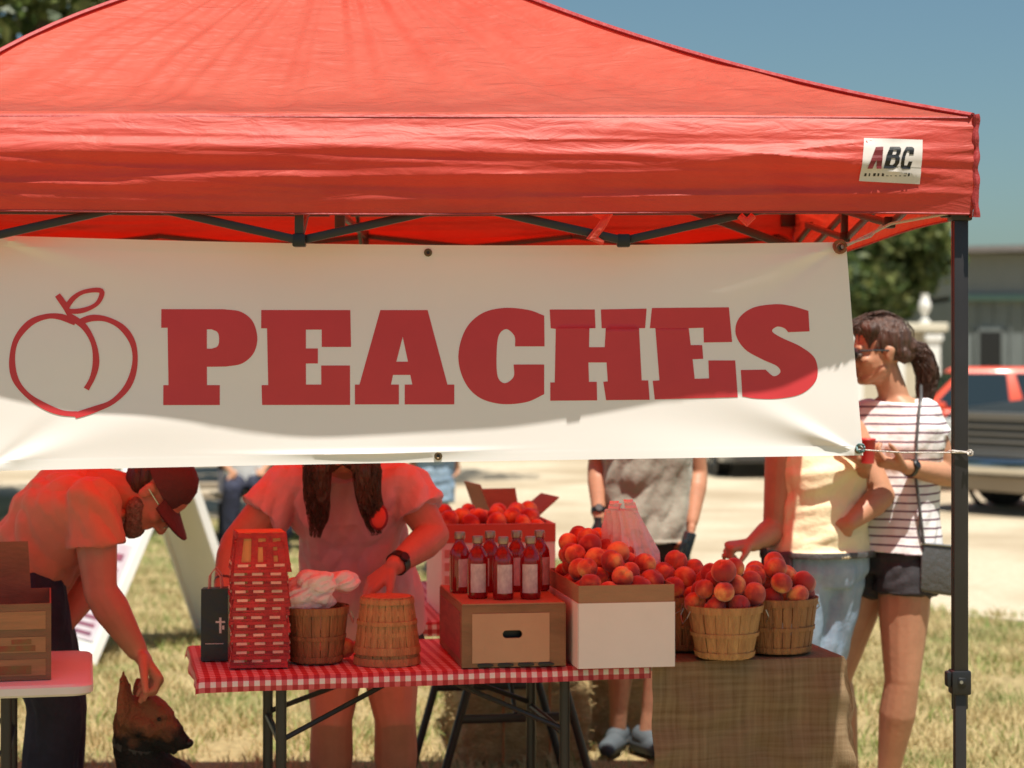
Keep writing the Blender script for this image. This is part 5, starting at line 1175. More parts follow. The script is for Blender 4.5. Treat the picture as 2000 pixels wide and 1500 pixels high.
def person(label, J, skin, top=None, bottom=None, fem=False, topmat=None, botmat=None, S_=1.0, sleeve=.55, legw=1, botlen=.9, shoe=None, hairf=None, hands=({}, {}), ex=.014, loose=.02, topfold=.010, vox=.0052, extra=None, armw=1.0, hemz=-.06, botr=(.088, .066), neckr=.055, groupn=None, grot=None):
    J = {k: (Vector(v) if hasattr(v, '__len__') else v) for k, v in J.items()}
    feet = (J['aL']+J['aR'])/2; t = thing('person', label, 'person', (feet.x, feet.y, 0), groupn)
    P, C, N_ = J['P'], J['C'], J['N']; rr = FEM if fem else MALE; rr = [(a, b*S_, c*S_) for a, b, c in rr]
    hx = (J['hR']-J['hL']).normalized(); sx = (J['sR']-J['sL']).normalized()
    mb = MB(); mb.loft(torso_rings(P, C, N_, hx, sx, rr))
    up_ = J['ud']; Hc = J['H']; f, u, r = axes(J['fd'], J['ud'])
    mb.chain([N_-(N_-C).normalized()*.03, Hc-u*.05-f*.018], [neckr*S_*(.95 if fem else 1.05)*1.1, neckr*S_*.95]); Pf, Mx = head(mb, Hc, J['fd'], J['ud'], S_)
    for s, k in (('L', 0), ('R', 1)):
        sh, el, wr = J['s'+s], J['e'+s], J['w'+s]; aw = armw*S_
        mb.chain([sh, lerp(sh, el, .35), el], [.052*aw, .048*aw, .037*aw]); mb.chain([el, lerp(el, wr, .3), wr], [.038*aw, .041*aw, .025*aw]); mb.cap(lerp(C, N_, .55), sh, .055*S_, .052*aw)
        hd = hands[k]; dv = Vector(hd.get('d', (wr-el))); hand(mb, wr, dv, hd.get('n', (0, -1, 0)), hd.get('side', 1), hd.get('curl', .45), S_*.98*hd.get('S', 1))
        hp, kn, an = J['h'+s], J['k'+s], J['a'+s]; lw = legw*S_
        mb.chain([hp, lerp(hp, kn, .4), kn], [.086*lw, .079*lw, .054*lw]); mb.chain([kn, lerp(kn, an, .28), lerp(kn, an, .75), an], [.053*lw, .057*lw, .036*lw, .033*lw])
        td = Vector(J.get('t'+s, J['fd'])); td.z = 0; td.normalize(); an0 = Vector((an.x, an.y, .038)) if an.z < .2 else an-Vector((0, 0, .04)); mb.cap(an0-td*.045, an0+td*.15, .034, .026, flat=(Vector((0, 0, 1)), .9))
    body = link('body', remeshed(mb, vox, 5), skin, t)
    # eyes
    for s in (-1, 1): MB().ell(Pf(s*.031, .080, -.001), .0105*S_).build('eye', M['eye'], t)
    if topmat:
        mb = MB(); rt = [(a, b, c) for a, b, c in rr if a > hemz+.001 and a < .97]; rt = [(hemz, rr[1][1]*1.0+.006, rr[1][2]+.008)]+[(a, max(b, rr[1][1]*(.86 if fem else .95)) if a < .4 else b, max(c, rr[1][2]*.9) if a < .4 else c) for a, b, c in rt]+[(.965, rr[-1][1]*1.25, rr[-1][2]*1.2)]
        if sleeve <= 0.01: rt = [q for q in rt if q[0] < .9]
        mb.loft(torso_rings(P, C, N_, hx, sx, rt, ex))
        if sleeve > .01:
            for s in 'LR':
                sh, el = J['s'+s], J['e'+s]; mb.cap(lerp(C, N_, .5), sh, .062*S_, .056*S_*armw+ex*.3); mb.cap(sh, lerp(sh, el, sleeve*.5), .056*S_*armw+ex*.3, .053*S_*armw+loose*.3); mb.tube([lerp(sh, el, .08), lerp(sh, el, sleeve*.55), lerp(sh, el, sleeve)], [.052*S_*armw+ex*.3, .052*S_*armw+loose*.45, .050*S_*armw+loose*.8], 20)
        else:
            for s in 'LR': mb.cap(lerp(C, N_, .35)+(J['s'+s]-C)*.35, lerp(J['s'+s], N_, .42)+Vector((0, 0, .018)), .045*S_, .030*S_)
        if extra: extra(mb)
        link('shirt', remeshed(mb, vox, 4, fold=topfold, fdir=J.get('fold', (.4, .2, 1)), fscale=13, seed=len(label)), topmat, t)
    if botmat:
        mb = MB(); mb.loft(torso_rings(P, C, N_, hx, sx, [(-.13, rr[0][1]*1.15, rr[0][2]*1.2), (-.03, rr[1][1]*.99, rr[1][2]), (.07, rr[1][1], rr[1][2]*.98), (.16, rr[1][1]*.93, rr[1][2]*.93)], .010))
        for s in 'LR':
            hp, kn, an = J['h'+s], J['k'+s], J['a'+s]; lw = legw*S_
            if botlen <= 1: mb.cap(hp, lerp(hp, kn, botlen*.45), botr[0]*lw+.012, botr[0]*lw*(1-.06*botlen)+.012); mb.tube([lerp(hp, kn, botlen*.3), lerp(hp, kn, botlen)], [botr[0]*lw+.010, botr[0]*lw*(1-.10*botlen)+.018], 22)
            else: mb.chain([hp, kn, lerp(kn, an, botlen-1)], [botr[0]*lw+.014, botr[1]*lw+.014, botr[1]*lw+.012])
        link('trousers' if botlen > 1 else 'shorts', remeshed(mb, vox, 4, fold=.008, fdir=(0, 0, 1) if botlen > 1 else (1, 0, .2), fscale=16, seed=3), botmat, t)
    if shoe:
        for s in 'LR':
            an = J['a'+s]; td = Vector(J.get('t'+s, J['fd'])); td.z = 0; td.normalize(); z0 = an.z-.05 if an.z > .2 else .0; c0 = Vector((an.x, an.y, z0+.045)); mb = MB(); mb.cap(c0-td*.05, c0+td*.165, .048, .036, flat=(Vector((0, 0, 1)), .95)); mb.cap(c0-td*.03+Vector((0, 0, .03)), c0+td*.03+Vector((0, 0, .02)), .046, .042)
            link('shoe', remeshed(mb, .005, 3), shoe, t)
    return t, Pf, Mx, body
M['eye'] = mat('eye', (.25, .2, .18), .15)
def hairmesh(name, fn, t, m, fold=.006, vox=.005, fdir=(0, 0, 1), fscale=40):
    mb = MB(); fn(mb); return link(name, remeshed(mb, vox, 2, fold=fold, fdir=fdir, fscale=fscale, seed=2), m, t)
def strands(name, t, pts, rs, n, m, th=.0012, seed=1):
    rnd = random.Random(seed); mb = MB(); n = int(n*1.6); pts = [Vector(p) for p in pts]
    for k in range(n):
        a = rnd.uniform(0, 6.28); q = math.sqrt(rnd.uniform(.35, 1.25)); e = rnd.uniform(.75, 1.06); P = []
        for i in range(14):
            f = i/13*e*(len(pts)-1); j = min(int(f), len(pts)-2); w_ = f-j; w_ = w_ if f < len(pts)-1 else 1.1
            c = lerp(pts[j], pts[j+1], w_); r = (rs[j]*(1-min(1, w_))+rs[j+1]*min(1, w_)); z = (pts[j+1]-pts[j]).normalized(); x = z.cross(Vector((0, 1, .2))).normalized(); y = z.cross(x); aa = a+.5*math.sin(i*.5+k)
            P.append(c+(x*math.cos(aa)+y*math.sin(aa))*r*q+Vector((noise.noise(Vector((k, i*.4, 0))), noise.noise(Vector((k, i*.4, 7))), 0))*.006)
        mb.tube(P, [th*(1 if i < 11 else .5) for i in range(14)], 4, caps=False)
    return link(name, mb.mesh('s', fixn=False), m, t)
def band(t, name, a, b, f_, r, wdt, m, face=None):
    """watch strap round a forearm from a to b"""
    a = Vector(a); b = Vector(b); z = (b-a).normalized(); Mx = z.to_track_quat('Z', 'Y').to_matrix(); c = lerp(a, b, f_)
    o = MB().lathe([(r, -wdt/2), (r+.003, -wdt/2), (r+.003, wdt/2), (r, wdt/2), (r, -wdt/2)], c, 24, Mx).build(name, m, t)
    if face is not None:
        fd = Vector(face); fd = (fd-z*fd.dot(z)).normalized(); Q = fd.to_track_quat('Z', 'Y').to_matrix(); MB().lathe([(0, .009), (.013, .009), (.0165, .006), (.0165, 0)], c+fd*r, 24, Q).build('watch_face', M['black'], o)
M['tee_tan'] = mat('orange tan tee', (.64, .25, .15), .85, vary=.04, bump=.25, bscale=25, sheen=.2); M['tee_pink'] = mat('pale pink tee', (.70, .43, .45), .85, vary=.04, bump=.25, bscale=25, sheen=.2)
M['tee_grey'] = mat('grey sage tee', (.30, .30, .24), .8, vary=.08, bump=.4, bscale=16, sheen=.2); M['tank'] = mat('pale yellow ribbed top', (.80, .71, .46), .85, vary=.05, bump=.35, bscale=22)
def stripe_mat():
    m, N, L, B = node_mat('striped tee'); tc = N.new('ShaderNodeTexCoord'); sp = N.new('ShaderNodeSeparateXYZ'); L.new(tc.outputs['Object'], sp.inputs[0]); nz = N.new('ShaderNodeTexNoise'); nz.inputs['Scale'].default_value = 3; L.new(tc.outputs['Object'], nz.inputs[0])
    ma = N.new('ShaderNodeMath'); ma.operation = 'MULTIPLY_ADD'; ma.inputs[1].default_value = .03; L.new(nz.outputs[0], ma.inputs[0]); L.new(sp.outputs[2], ma.inputs[2]); mu = N.new('ShaderNodeMath'); mu.operation = 'MULTIPLY'; mu.inputs[1].default_value = 1/.029; L.new(ma.outputs[0], mu.inputs[0])
    fr = N.new('ShaderNodeMath'); fr.operation = 'FRACT'; L.new(mu.outputs[0], fr.inputs[0]); gt = N.new('ShaderNodeMath'); gt.operation = 'LESS_THAN'; gt.inputs[1].default_value = .24; L.new(fr.outputs[0], gt.inputs[0])
    mx = N.new('ShaderNodeMix'); mx.data_type = 'RGBA'; L.new(gt.outputs[0], mx.inputs[0]); mx.inputs[6].default_value = (.74, .72, .72, 1); mx.inputs[7].default_value = (.16, .09, .12, 1); L.new(mx.outputs[2], B.inputs['Base Color']); B.inputs['Roughness'].default_value = .85
    n2 = N.new('ShaderNodeTexNoise'); n2.inputs['Scale'].default_value = 22; L.new(tc.outputs['Object'], n2.inputs[0]); bp = N.new('ShaderNodeBump'); bp.inputs['Strength'].default_value = .3; bp.inputs['Distance'].default_value = .02; L.new(n2.outputs[0], bp.inputs['Height']); L.new(bp.outputs[0], B.inputs['Normal']); return m
M['striped'] = stripe_mat()

# striped woman, standing at the right in the sun, turned to the left
d = 6.9; A = lambda x, y, o=0: at(x, y, d+o)
J = dict(P=A(1735, 1075), C=A(1752, 880), N=A(1752, 775), hL=A(1768, 1105, -.06), hR=A(1692, 1105, .05), sL=A(1806, 812, -.05), sR=A(1695, 812, .10), eL=A(1856, 930, -.03), eR=A(1668, 935, -.02), wL=A(1768, 912, -.22), wR=A(1690, 905, -.24),
         kL=A(1762, 1330, -.08), kR=A(1630, 1322, .04), aL=A(1728, 1556, -.02), aR=A(1662, 1548, .12), H=A(1716, 690, -.02), fd=(-.97, -.22, -.06), ud=(-.05, 0, 1), tL=(-.8, -.5, 0), tR=(-.9, -.3, 0))
t, Pf, Mx, _ = person('woman in striped tee and black shorts with a dark ponytail, sunglasses and black watch', J, M['skin_tan'], fem=True, topmat=M['striped'], botmat=M['black_cloth'], S_=1.0, sleeve=.36, botlen=.24, shoe=M['white_plastic'], hands=({'d': (-1, -.2, .22), 'n': (0, .3, 1), 'side': -1, 'curl': .7}, {'d': (-.6, -.5, .3), 'n': (.4, 0, 1), 'curl': .7}), hemz=.0, topfold=.007, loose=.022, ex=.022, legw=1.1, neckr=.05)
def hf(mb):
    mb.ell(Pf(0, -.022, .042), (.081, .100, .085), Mx); mb.cap(Pf(-.05, .045, .085), Pf(.05, .045, .085), .03, .03); mb.cap(Pf(-.050, -.05, .0), Pf(-.045, -.07, -.01), .028, .028); mb.cap(Pf(.050, -.05, .0), Pf(.045, -.07, -.01), .028, .028); mb.cap(Pf(0, -.10, .01), Pf(0, -.10, .0), .045, .04)
hairmesh('hair', hf, t, M['hair'])
def pt(mb): mb.chain([Pf(0, -.112, .015), Pf(0, -.155, -.01), Pf(0, -.175, -.08), Pf(.005, -.165, -.15), Pf(.01, -.15, -.19)], [.024, .036, .036, .026, .008])
hairmesh('ponytail', pt, t, M['hair'])
strands('hair_strands', t, [Pf(0, -.112, .015), Pf(0, -.155, -.01), Pf(0, -.175, -.08), Pf(.005, -.165, -.15), Pf(.01, -.15, -.215)], [.024, .037, .038, .030, .014], 150, M['hair'], seed=8)
strands('hair_strands', t, [Pf(0, .075, .075), Pf(0, .05, .115), Pf(0, -.03, .125), Pf(0, -.10, .07), Pf(0, -.118, .01)], [.055, .02, .02, .03, .012], 60, M['hair'], seed=9)
MB().lathe([(.022, -.006), (.029, -.006), (.029, .006), (.022, .006), (.022, -.006)], Pf(0, -.118, .012), 18, Mx @ Matrix.Rotation(R(75), 3, 'X')).build('hair_tie', M['white_plastic'], t)
g = MB()
for s in (-1, 1): g.ell(Pf(s*.033, .100, .004), (.027, .008, .021), Mx); g.tube([Pf(s*.058, .094, .012), Pf(s*.078, .05, .012), Pf(s*.080, -.005, .008)], .0032, 6)
g.tube([Pf(-.01, .105, .010), Pf(.01, .105, .010)], .003, 6).build('sunglasses', M['glassdark'], t)
band(t, 'watch_strap', J['wL'], J['eL'], .10, .027, .018, M['black'], (-.1, -1, .4))
st = MB(); st.tube([A(1799, 748, .02), A(1799, 775, -.10), A(1795, 800, -.135), A(1790, 860, -.165), A(1788, 930, -.17), A(1797, 1000, -.172), A(1804, 1062, -.172)], .0055, 8).build('bag_strap', M['leather'], None)
hb = thing('shoulder_bag', 'black leather shoulder bag hanging at the hip of the woman in stripes', 'bag', tuple(A(1838, 1110, -.15)))
st_o = [o for o in COL.objects if o.name.startswith('bag_strap')][0]; st_o.data.transform(Matrix.Translation(-hb.location)); st_o.parent = hb
q = [A(1796, 1156, -.18), A(1872, 1166, -.12), A(1872, 1166, -.04), A(1796, 1156, -.10), A(1800, 1060, -.17), A(1868, 1066, -.12), A(1868, 1066, -.06), A(1800, 1060, -.11)]
bb = MB().hexa(q).build('bag_body', M['leather'], hb, bevel=.012, seg=3); MB().tube([A(1799, 1061, -.172), A(1868, 1067, -.122)], .0035, 6).build('zip', M['zinc'], bb)
MB().tube([A(1797, 1000, -.152), A(1793, 1040, -.16), A(1800, 1062, -.165)], .006, 6).build('strap_chain', M['zinc'], hb)
drink = MB().lathe([(0, 0), (.022, 0), (.027, .075), (.029, .078), (.027, .082), (0, .083)], A(1694, 905, -.30)+Vector((0, 0, .0)), 20).build('red_cup', mat('red cup', (.45, .03, .03), .4)); tag(drink, 'small red cup in the hand of the woman in stripes', 'cup')

# woman in yellow top and light jeans, hand on hip
d = 6.8; A = lambda x, y, o=0: at(x, y, d+o)
J = dict(P=A(1600, 1105), C=A(1603, 930), N=A(1600, 812), hL=A(1630, 1130, .02), hR=A(1566, 1130, -.04), sL=A(1660, 845, .04), sR=A(1530, 845, -.06), eL=A(1724, 968, -.04), eR=A(1514, 1034, -.05), wL=A(1662, 1020, -.12), wR=A(1470, 1062, -.15),
         kL=A(1580, 1370, .04), kR=A(1536, 1370, -.02), aL=A(1575, 1558, .06), aR=A(1520, 1562, .0), H=A(1585, 728, -.03), fd=(-.8, -.55, -.15), ud=(0, 0, 1), fold=(1, 0, .25))
t, Pf, Mx, _ = person('woman in pale yellow sleeveless top and loose washed jeans, one hand on her hip', J, M['skin_tan'], fem=True, topmat=M['tank'], botmat=M['denim'], S_=1.0, sleeve=0, botlen=1.75, shoe=M['white_plastic'], hands=({'d': (-.8, .3, -.5), 'n': (-.3, .9, 0), 'curl': .4}, {'d': (-1, -.3, -.1), 'n': (.1, .2, -1), 'curl': 1.45}), hemz=.085, topfold=.011, ex=.024, botr=(.090, .078), armw=1.12)
hairmesh('hair', lambda mb: (mb.ell(Pf(0, -.022, .042), (.082, .100, .086), Mx), mb.chain([Pf(0, -.09, .02), Pf(0, -.11, -.06), Pf(0, -.09, -.14)], [.06, .055, .03])), t, M['hair'])
wb_ = thing('waist_bag', 'dark purple waist bag on the front of the woman in jeans', 'bag', tuple(A(1512, 1110, -.1)))
MB().hexa([A(1488, 1146, -.13), A(1546, 1150, -.15), A(1546, 1150, -.07), A(1488, 1146, -.06), A(1486, 1080, -.13), A(1550, 1076, -.15), A(1550, 1076, -.07), A(1486, 1080, -.06)]).build('bag_body', mat('dark plum nylon', (.06, .025, .04), .6, bump=.3), wb_, bevel=.012, seg=3)
MB().bar(A(1484, 1080, -.135), A(1498, 1080, -.14), .03).build('buckle', M['black'], wb_, bevel=.004); MB().tube([A(1482, 1098, -.12), A(1479, 1125, -.12)], .004, 6).build('key_ring', M['zinc'], wb_)
MB().loft(torso_rings(J['P'], J['C'], J['N'], (J['hR']-J['hL']).normalized(), (J['sR']-J['sL']).normalized(), [(.075, .167, .124), (.095, .169, .126), (.115, .166, .122)], .027), 32).build('belt_strap', M['leather'], wb_)

# man in grey tee standing behind
d = 8.0; A = lambda x, y, o=0: at(x, y, d+o)
J = dict(P=A(1263, 1050), C=A(1263, 880), N=A(1263, 760), hL=A(1302, 1075), hR=A(1224, 1075), sL=A(1345, 790), sR=A(1182, 790), eL=A(1364, 925, .02), eR=A(1166, 910, .02), wL=A(1352, 1018, -.08), wR=A(1170, 1010, -.08),
         kL=A(1296, 1240, -.02), kR=A(1214, 1240, -.02), aL=A(1262, 1440, -.02), aR=A(1206, 1438, .05), H=A(1263, 668, -.04), fd=(-.2, -.95, -.2), ud=(0, 0, 1), tL=(.4, -.9, 0), tR=(-.3, -.95, 0))
M['shoe_grey'] = mat('grey blue canvas shoe', (.06, .075, .085), .85)
t, Pf, Mx, _ = person('man in loose grey tee and dark shorts standing on the gravel edge behind the stall', J, M['skin_tan'], topmat=M['tee_grey'], botmat=M['black_cloth'], S_=1.0, sleeve=.45, botlen=.85, shoe=M['shoe_grey'], hands=({'d': (-.15, -.1, -1), 'n': (-1, 0, 0), 'curl': .7}, {'d': (0, 0, -1), 'n': (1, 0, 0), 'curl': .9, 'side': -1}), hemz=-.02, topfold=.016, ex=.02)
hairmesh('hair', lambda mb: mb.ell(Pf(0, -.018, .045), (.080, .098, .082), Mx), t, M['hair'])
band(t, 'watch_strap', J['wR'], J['eR'], .12, .028, .02, M['black'], (0, -1, 0))
ph = MB().box(A(1340, 1068, -.12), (.05, .02, .12), Matrix.Rotation(.3, 3, 'Y')).build('phone', M['glassdark'], None, bevel=.006); tag(ph, 'dark phone held low in the hand of the man in grey', 'phone')
bt2 = MB().lathe([(0, 0), (.032, 0), (.034, .12), (.015, .16), (.015, .18), (0, .182)], A(1168, 1100, -.10), 18).build('drink_bottle', M['black']); tag(bt2, 'dark flask hanging from the other hand of the man in grey', 'flask')

# woman at the stall, leaning forward
d = 6.25; A = lambda x, y, o=0: at(x, y, d+o)
J = dict(P=A(708, 1205, .12), C=A(680, 985, -.06), N=A(675, 905, -.14), hL=A(755, 1225, .12), hR=A(660, 1225, .12), sL=A(790, 950, -.10), sR=A(562, 950, -.10), eL=A(848, 1045, -.14), eR=A(462, 1058, -.16), wL=A(772, 1104, -.30), wR=A(436, 1165, -.28),
         kL=A(772, 1405, .0), kR=A(648, 1405, .0), aL=A(775, 1655, .16), aR=A(645, 1655, .16), H=A(668, 838, -.26), fd=(-.05, -.82, -.57), ud=(0, -.55, .83), tL=(.1, -1, 0), tR=(-.1, -1, 0), fold=(.3, .2, 1))
t, Pf, Mx, _ = person('woman in pale pink tee with long dark hair leaning over the stacked red baskets', J, M['skin'], fem=True, topmat=M['tee_pink'], botmat=M['black_cloth'], S_=1.08, sleeve=.52, botlen=.42, shoe=M['black'], hands=({'d': (-.75, -.1, -.62), 'n': (-.3, .2, -1), 'curl': .35}, {'d': (-.05, -.1, -1), 'n': (.9, -.2, 0), 'side': -1, 'curl': .5}), hemz=-.05, topfold=.014, ex=.022, loose=.03, legw=1.12, armw=1.15)
def lh(mb):
    mb.ell(Pf(0, -.022, .045), (.086, .104, .088), Mx)
    for s, x0, x1, yb in ((-1, 618, 622, 1032), (1, 722, 728, 1028)):
        mb.chain([Pf(s*.07, -.02, .0), A(668+s*48, 905, -.30), A(x0 if s < 0 else x0-4, 960, -.285), A(x1, 1005, -.26), A(x1+3*s, yb, -.25)], [.045, .036, .032, .025, .006])
        mb.chain([Pf(s*.075, .0, -.02), A(668+s*38, 915, -.33), A((x0+s*-12), 975, -.30), A(x1-s*12, yb-22, -.27)], [.03, .024, .018, .004]); mb.chain([Pf(s*.07, -.04, .0), A(668+s*62, 930, -.25), A(x0+s*12, 990, -.24)], [.03, .022, .004])
hairmesh('hair', lh, t, M['hair'], fold=.008, fdir=(0, 0, 1), fscale=55)
for s, x0, x1, yb in ((-1, 618, 622, 1032), (1, 722, 728, 1028)):
    strands('hair_strands', t, [Pf(s*.07, -.02, .0), A(668+s*48, 905, -.30), A(x0 if s < 0 else x0-4, 960, -.285), A(x1, 1005, -.26), A(x1+6*s, yb+12, -.25)], [.045, .040, .036, .030, .016], 170, M['hair'], seed=5+s)
band(t, 'watch_strap', J['wL'], J['eL'], .08, .033, .026, M['black'], (.1, -1, .2)); band(t, 'bracelet', J['wR'], J['eR'], .25, .035, .008, M['leather'])
dgp = bpy.context.evaluated_depsgraph_get(); dgp.update()
def cast(px, py, only=None):
    o = Vector((0, 0, H)); dr = (at(px, py, 10)-o).normalized(); p0 = at(px, py, 5.62); ok, loc, nn, i, ob, m_ = SC.ray_cast(bpy.context.evaluated_depsgraph_get(), p0, dr); return loc if ok else at(px, py, 6.1)
c = cast(740, 1010)
MB().ell(c+Vector((0, -.003, 0)), (.029, .010, .040), Matrix.Rotation(R(-15), 3, 'X')).build('peach_badge', mat('dark red print', (.20, .01, .015), .6), t); MB().ell(c+Vector((0, -.007, 0)), (.023, .009, .033), Matrix.Rotation(R(-15), 3, 'X')).build('peach_badge', mat('orange red print', (.62, .07, .04), .6), t)

# man bending down at the left to reach the dog
d = 5.98; A = lambda x, y, o=0: at(x, y, d+o)
J = dict(P=A(45, 1118, .05), C=A(128, 1000, .02), N=A(218, 945, .0), hL=A(62, 1150, .17), hR=A(60, 1155, -.06), sL=A(190, 965, .20), sR=A(182, 985, -.16), eL=A(170, 1140, .22), eR=A(196, 1155, -.17), wL=A(128, 1215, .06), wR=A(266, 1268, -.12),
         kL=A(118, 1375, .18), kR=A(108, 1385, -.06), aL=A(100, 1660, .22), aR=A(84, 1660, -.05), H=A(303, 962, -.01), fd=(.42, -.06, -.9), ud=(.88, 0, .42), tL=(1, .1, 0), tR=(1, -.1, 0), fold=(.6, .2, -.8))
t, Pf, Mx, _ = person('man in a cap and orange tan tee bending down to touch the dog', J, M['skin'], topmat=M['tee_tan'], botmat=M['denim_dark'], S_=1.04, sleeve=.48, botlen=1.85, shoe=M['black'], hands=({'d': (-.5, -.3, -.8), 'n': (-.6, -.2, .3), 'curl': .5}, {'d': (.60, 0, -.80), 'n': (-.75, -.25, -.5), 'curl': 1.0, 'side': -1, 'S': 1.2}), hemz=-.02, topfold=.013, ex=.026, loose=.028, armw=1.25)
hairmesh('beard', lambda mb: (mb.cap(Pf(-.05, .015, -.055), Pf(-.02, .066, -.095), .028, .028), mb.cap(Pf(.05, .015, -.055), Pf(.02, .066, -.095), .028, .028), mb.ell(Pf(0, .066, -.10), (.034, .032, .034), Mx)), t, M['beard'], fold=.004)
hairmesh('hair', lambda mb: (mb.ell(Pf(0, -.045, .01), (.078, .072, .08), Mx)), t, M['hair'])
capm = mat('dark maroon cap cloth', (.10, .035, .035), .85, bump=.3, bscale=60)
cp = MB(); prof = [(.0001, .135), (.035, .131), (.062, .112), (.080, .08), (.086, .045), (.087, .028), (.084, .028), (.075, .06), (.0001, .12)]
cp.lathe([(a*1.06, b) for a, b in prof], Pf(0, -.012, 0), 28, Mx); cap_o = cp.build('cap', capm, t)
vs = []
for j in range(7):
    for i in range(13):
        a = R(-62+124*i/12); rr_ = .088+.078*(j/6)*math.cos(a*1.1); vs.append(Pf(rr_*math.sin(a), rr_*math.cos(a)-.006, .036-.012*(j/6)-.018*math.sin(abs(a))**2*(.3+j/6)))
br = MB().add(vs, [(j*13+i, j*13+i+1, (j+1)*13+i+1, (j+1)*13+i) for j in range(6) for i in range(12)]); n0 = len(vs); br.add([v-axes(J['fd'], J['ud'])[1]*.004 for v in vs], [((j+1)*13+i, (j+1)*13+i+1, j*13+i+1, j*13+i) for j in range(6) for i in range(12)]); br.build('brim', capm, cap_o)
g = MB()
for s in (-1, 1): g.tube([Pf(s*(.033+.024*math.cos(a)), .104, .004+.018*math.sin(a)) for a in np.linspace(0, 6.28, 14)], .002, 6); g.tube([Pf(s*.058, .10, .01), Pf(s*.080, .04, .01), Pf(s*.083, -.01, .004)], .0022, 6)
g.tube([Pf(-.01, .106, .008), Pf(.01, .106, .008)], .002, 6).build('glasses', M['chrome'], t)

# far people
d = 14.5; A = lambda x, y, o=0: at(x, y, d+o); s_ = F/d
J = dict(P=A(850, 880), C=A(850, 795), N=A(850, 735), hL=A(862, 893), hR=A(838, 893), sL=A(886, 752), sR=A(814, 752), eL=A(893, 830), eR=A(807, 830), wL=A(890, 895), wR=A(810, 893), kL=A(862, 990), kR=A(842, 990), aL=A(862, 1104), aR=A(842, 1104), H=A(850, 686), fd=(.3, .95, 0), ud=(0, 0, 1))
t, Pf, Mx, _ = person('distant person in light blue denim shorts walking on the gravel', J, M['skin_tan'], topmat=M['denim_dark'], botmat=M['denim'], S_=1, botlen=.92, shoe=M['black'], vox=.011, topfold=.006)
hairmesh('hair', lambda mb: mb.ell(Pf(0, -.018, .045), (.080, .098, .082), Mx), t, M['hair'], vox=.01)
M['teal_cloth'] = mat('teal cloth', (.14, .30, .30), .85, vary=.2, bump=.3); M['maroon_cloth'] = mat('maroon cloth', (.18, .05, .05), .85, vary=.2)
for k, (x, lb, tm, bm_, lean) in enumerate(((.35, 'distant seated person in navy trousers at the left of the picnic bench', M['white_paint'], M['denim_dark'], -.1), (.78, 'distant seated person in a maroon top in the middle of the picnic bench', M['maroon_cloth'], M['denim_dark'], .1), (1.28, 'distant seated person in teal at the right of the picnic bench', M['teal_cloth'], M['teal_cloth'], .0))):
    b = lambda a, c, z: pf(a, c, z)
    J = dict(P=b(x, .12, .56), C=b(x+lean*.3, .08, .88), N=b(x+lean*.5, .04, 1.08), hL=b(x+.09, .10, .53), hR=b(x-.09, .10, .53), sL=b(x+.19, .06, 1.02), sR=b(x-.19, .06, 1.02), eL=b(x+.24, .0, .78), eR=b(x-.24, .0, .78), wL=b(x+.14, -.22, .66), wR=b(x-.12, -.22, .66), kL=b(x+.13, -.34, .52), kR=b(x-.11, -.34, .52), aL=b(x+.12, -.36, .09), aR=b(x-.12, -.30, .09), H=b(x+lean*.6, -.02, 1.24), fd=(0, -1, -.1), ud=(0, 0, 1))
    t, Pf, Mx, _ = person(lb, J, M['skin_tan'], topmat=tm, botmat=bm_, S_=.95, botlen=1.8, shoe=M['black'], vox=.012, topfold=.006, groupn='people seated on the picnic bench')
    hairmesh('hair', lambda mb: mb.ell(Pf(0, -.018, .045), (.082, .10, .085), Mx), t, M['hair'], vox=.01)

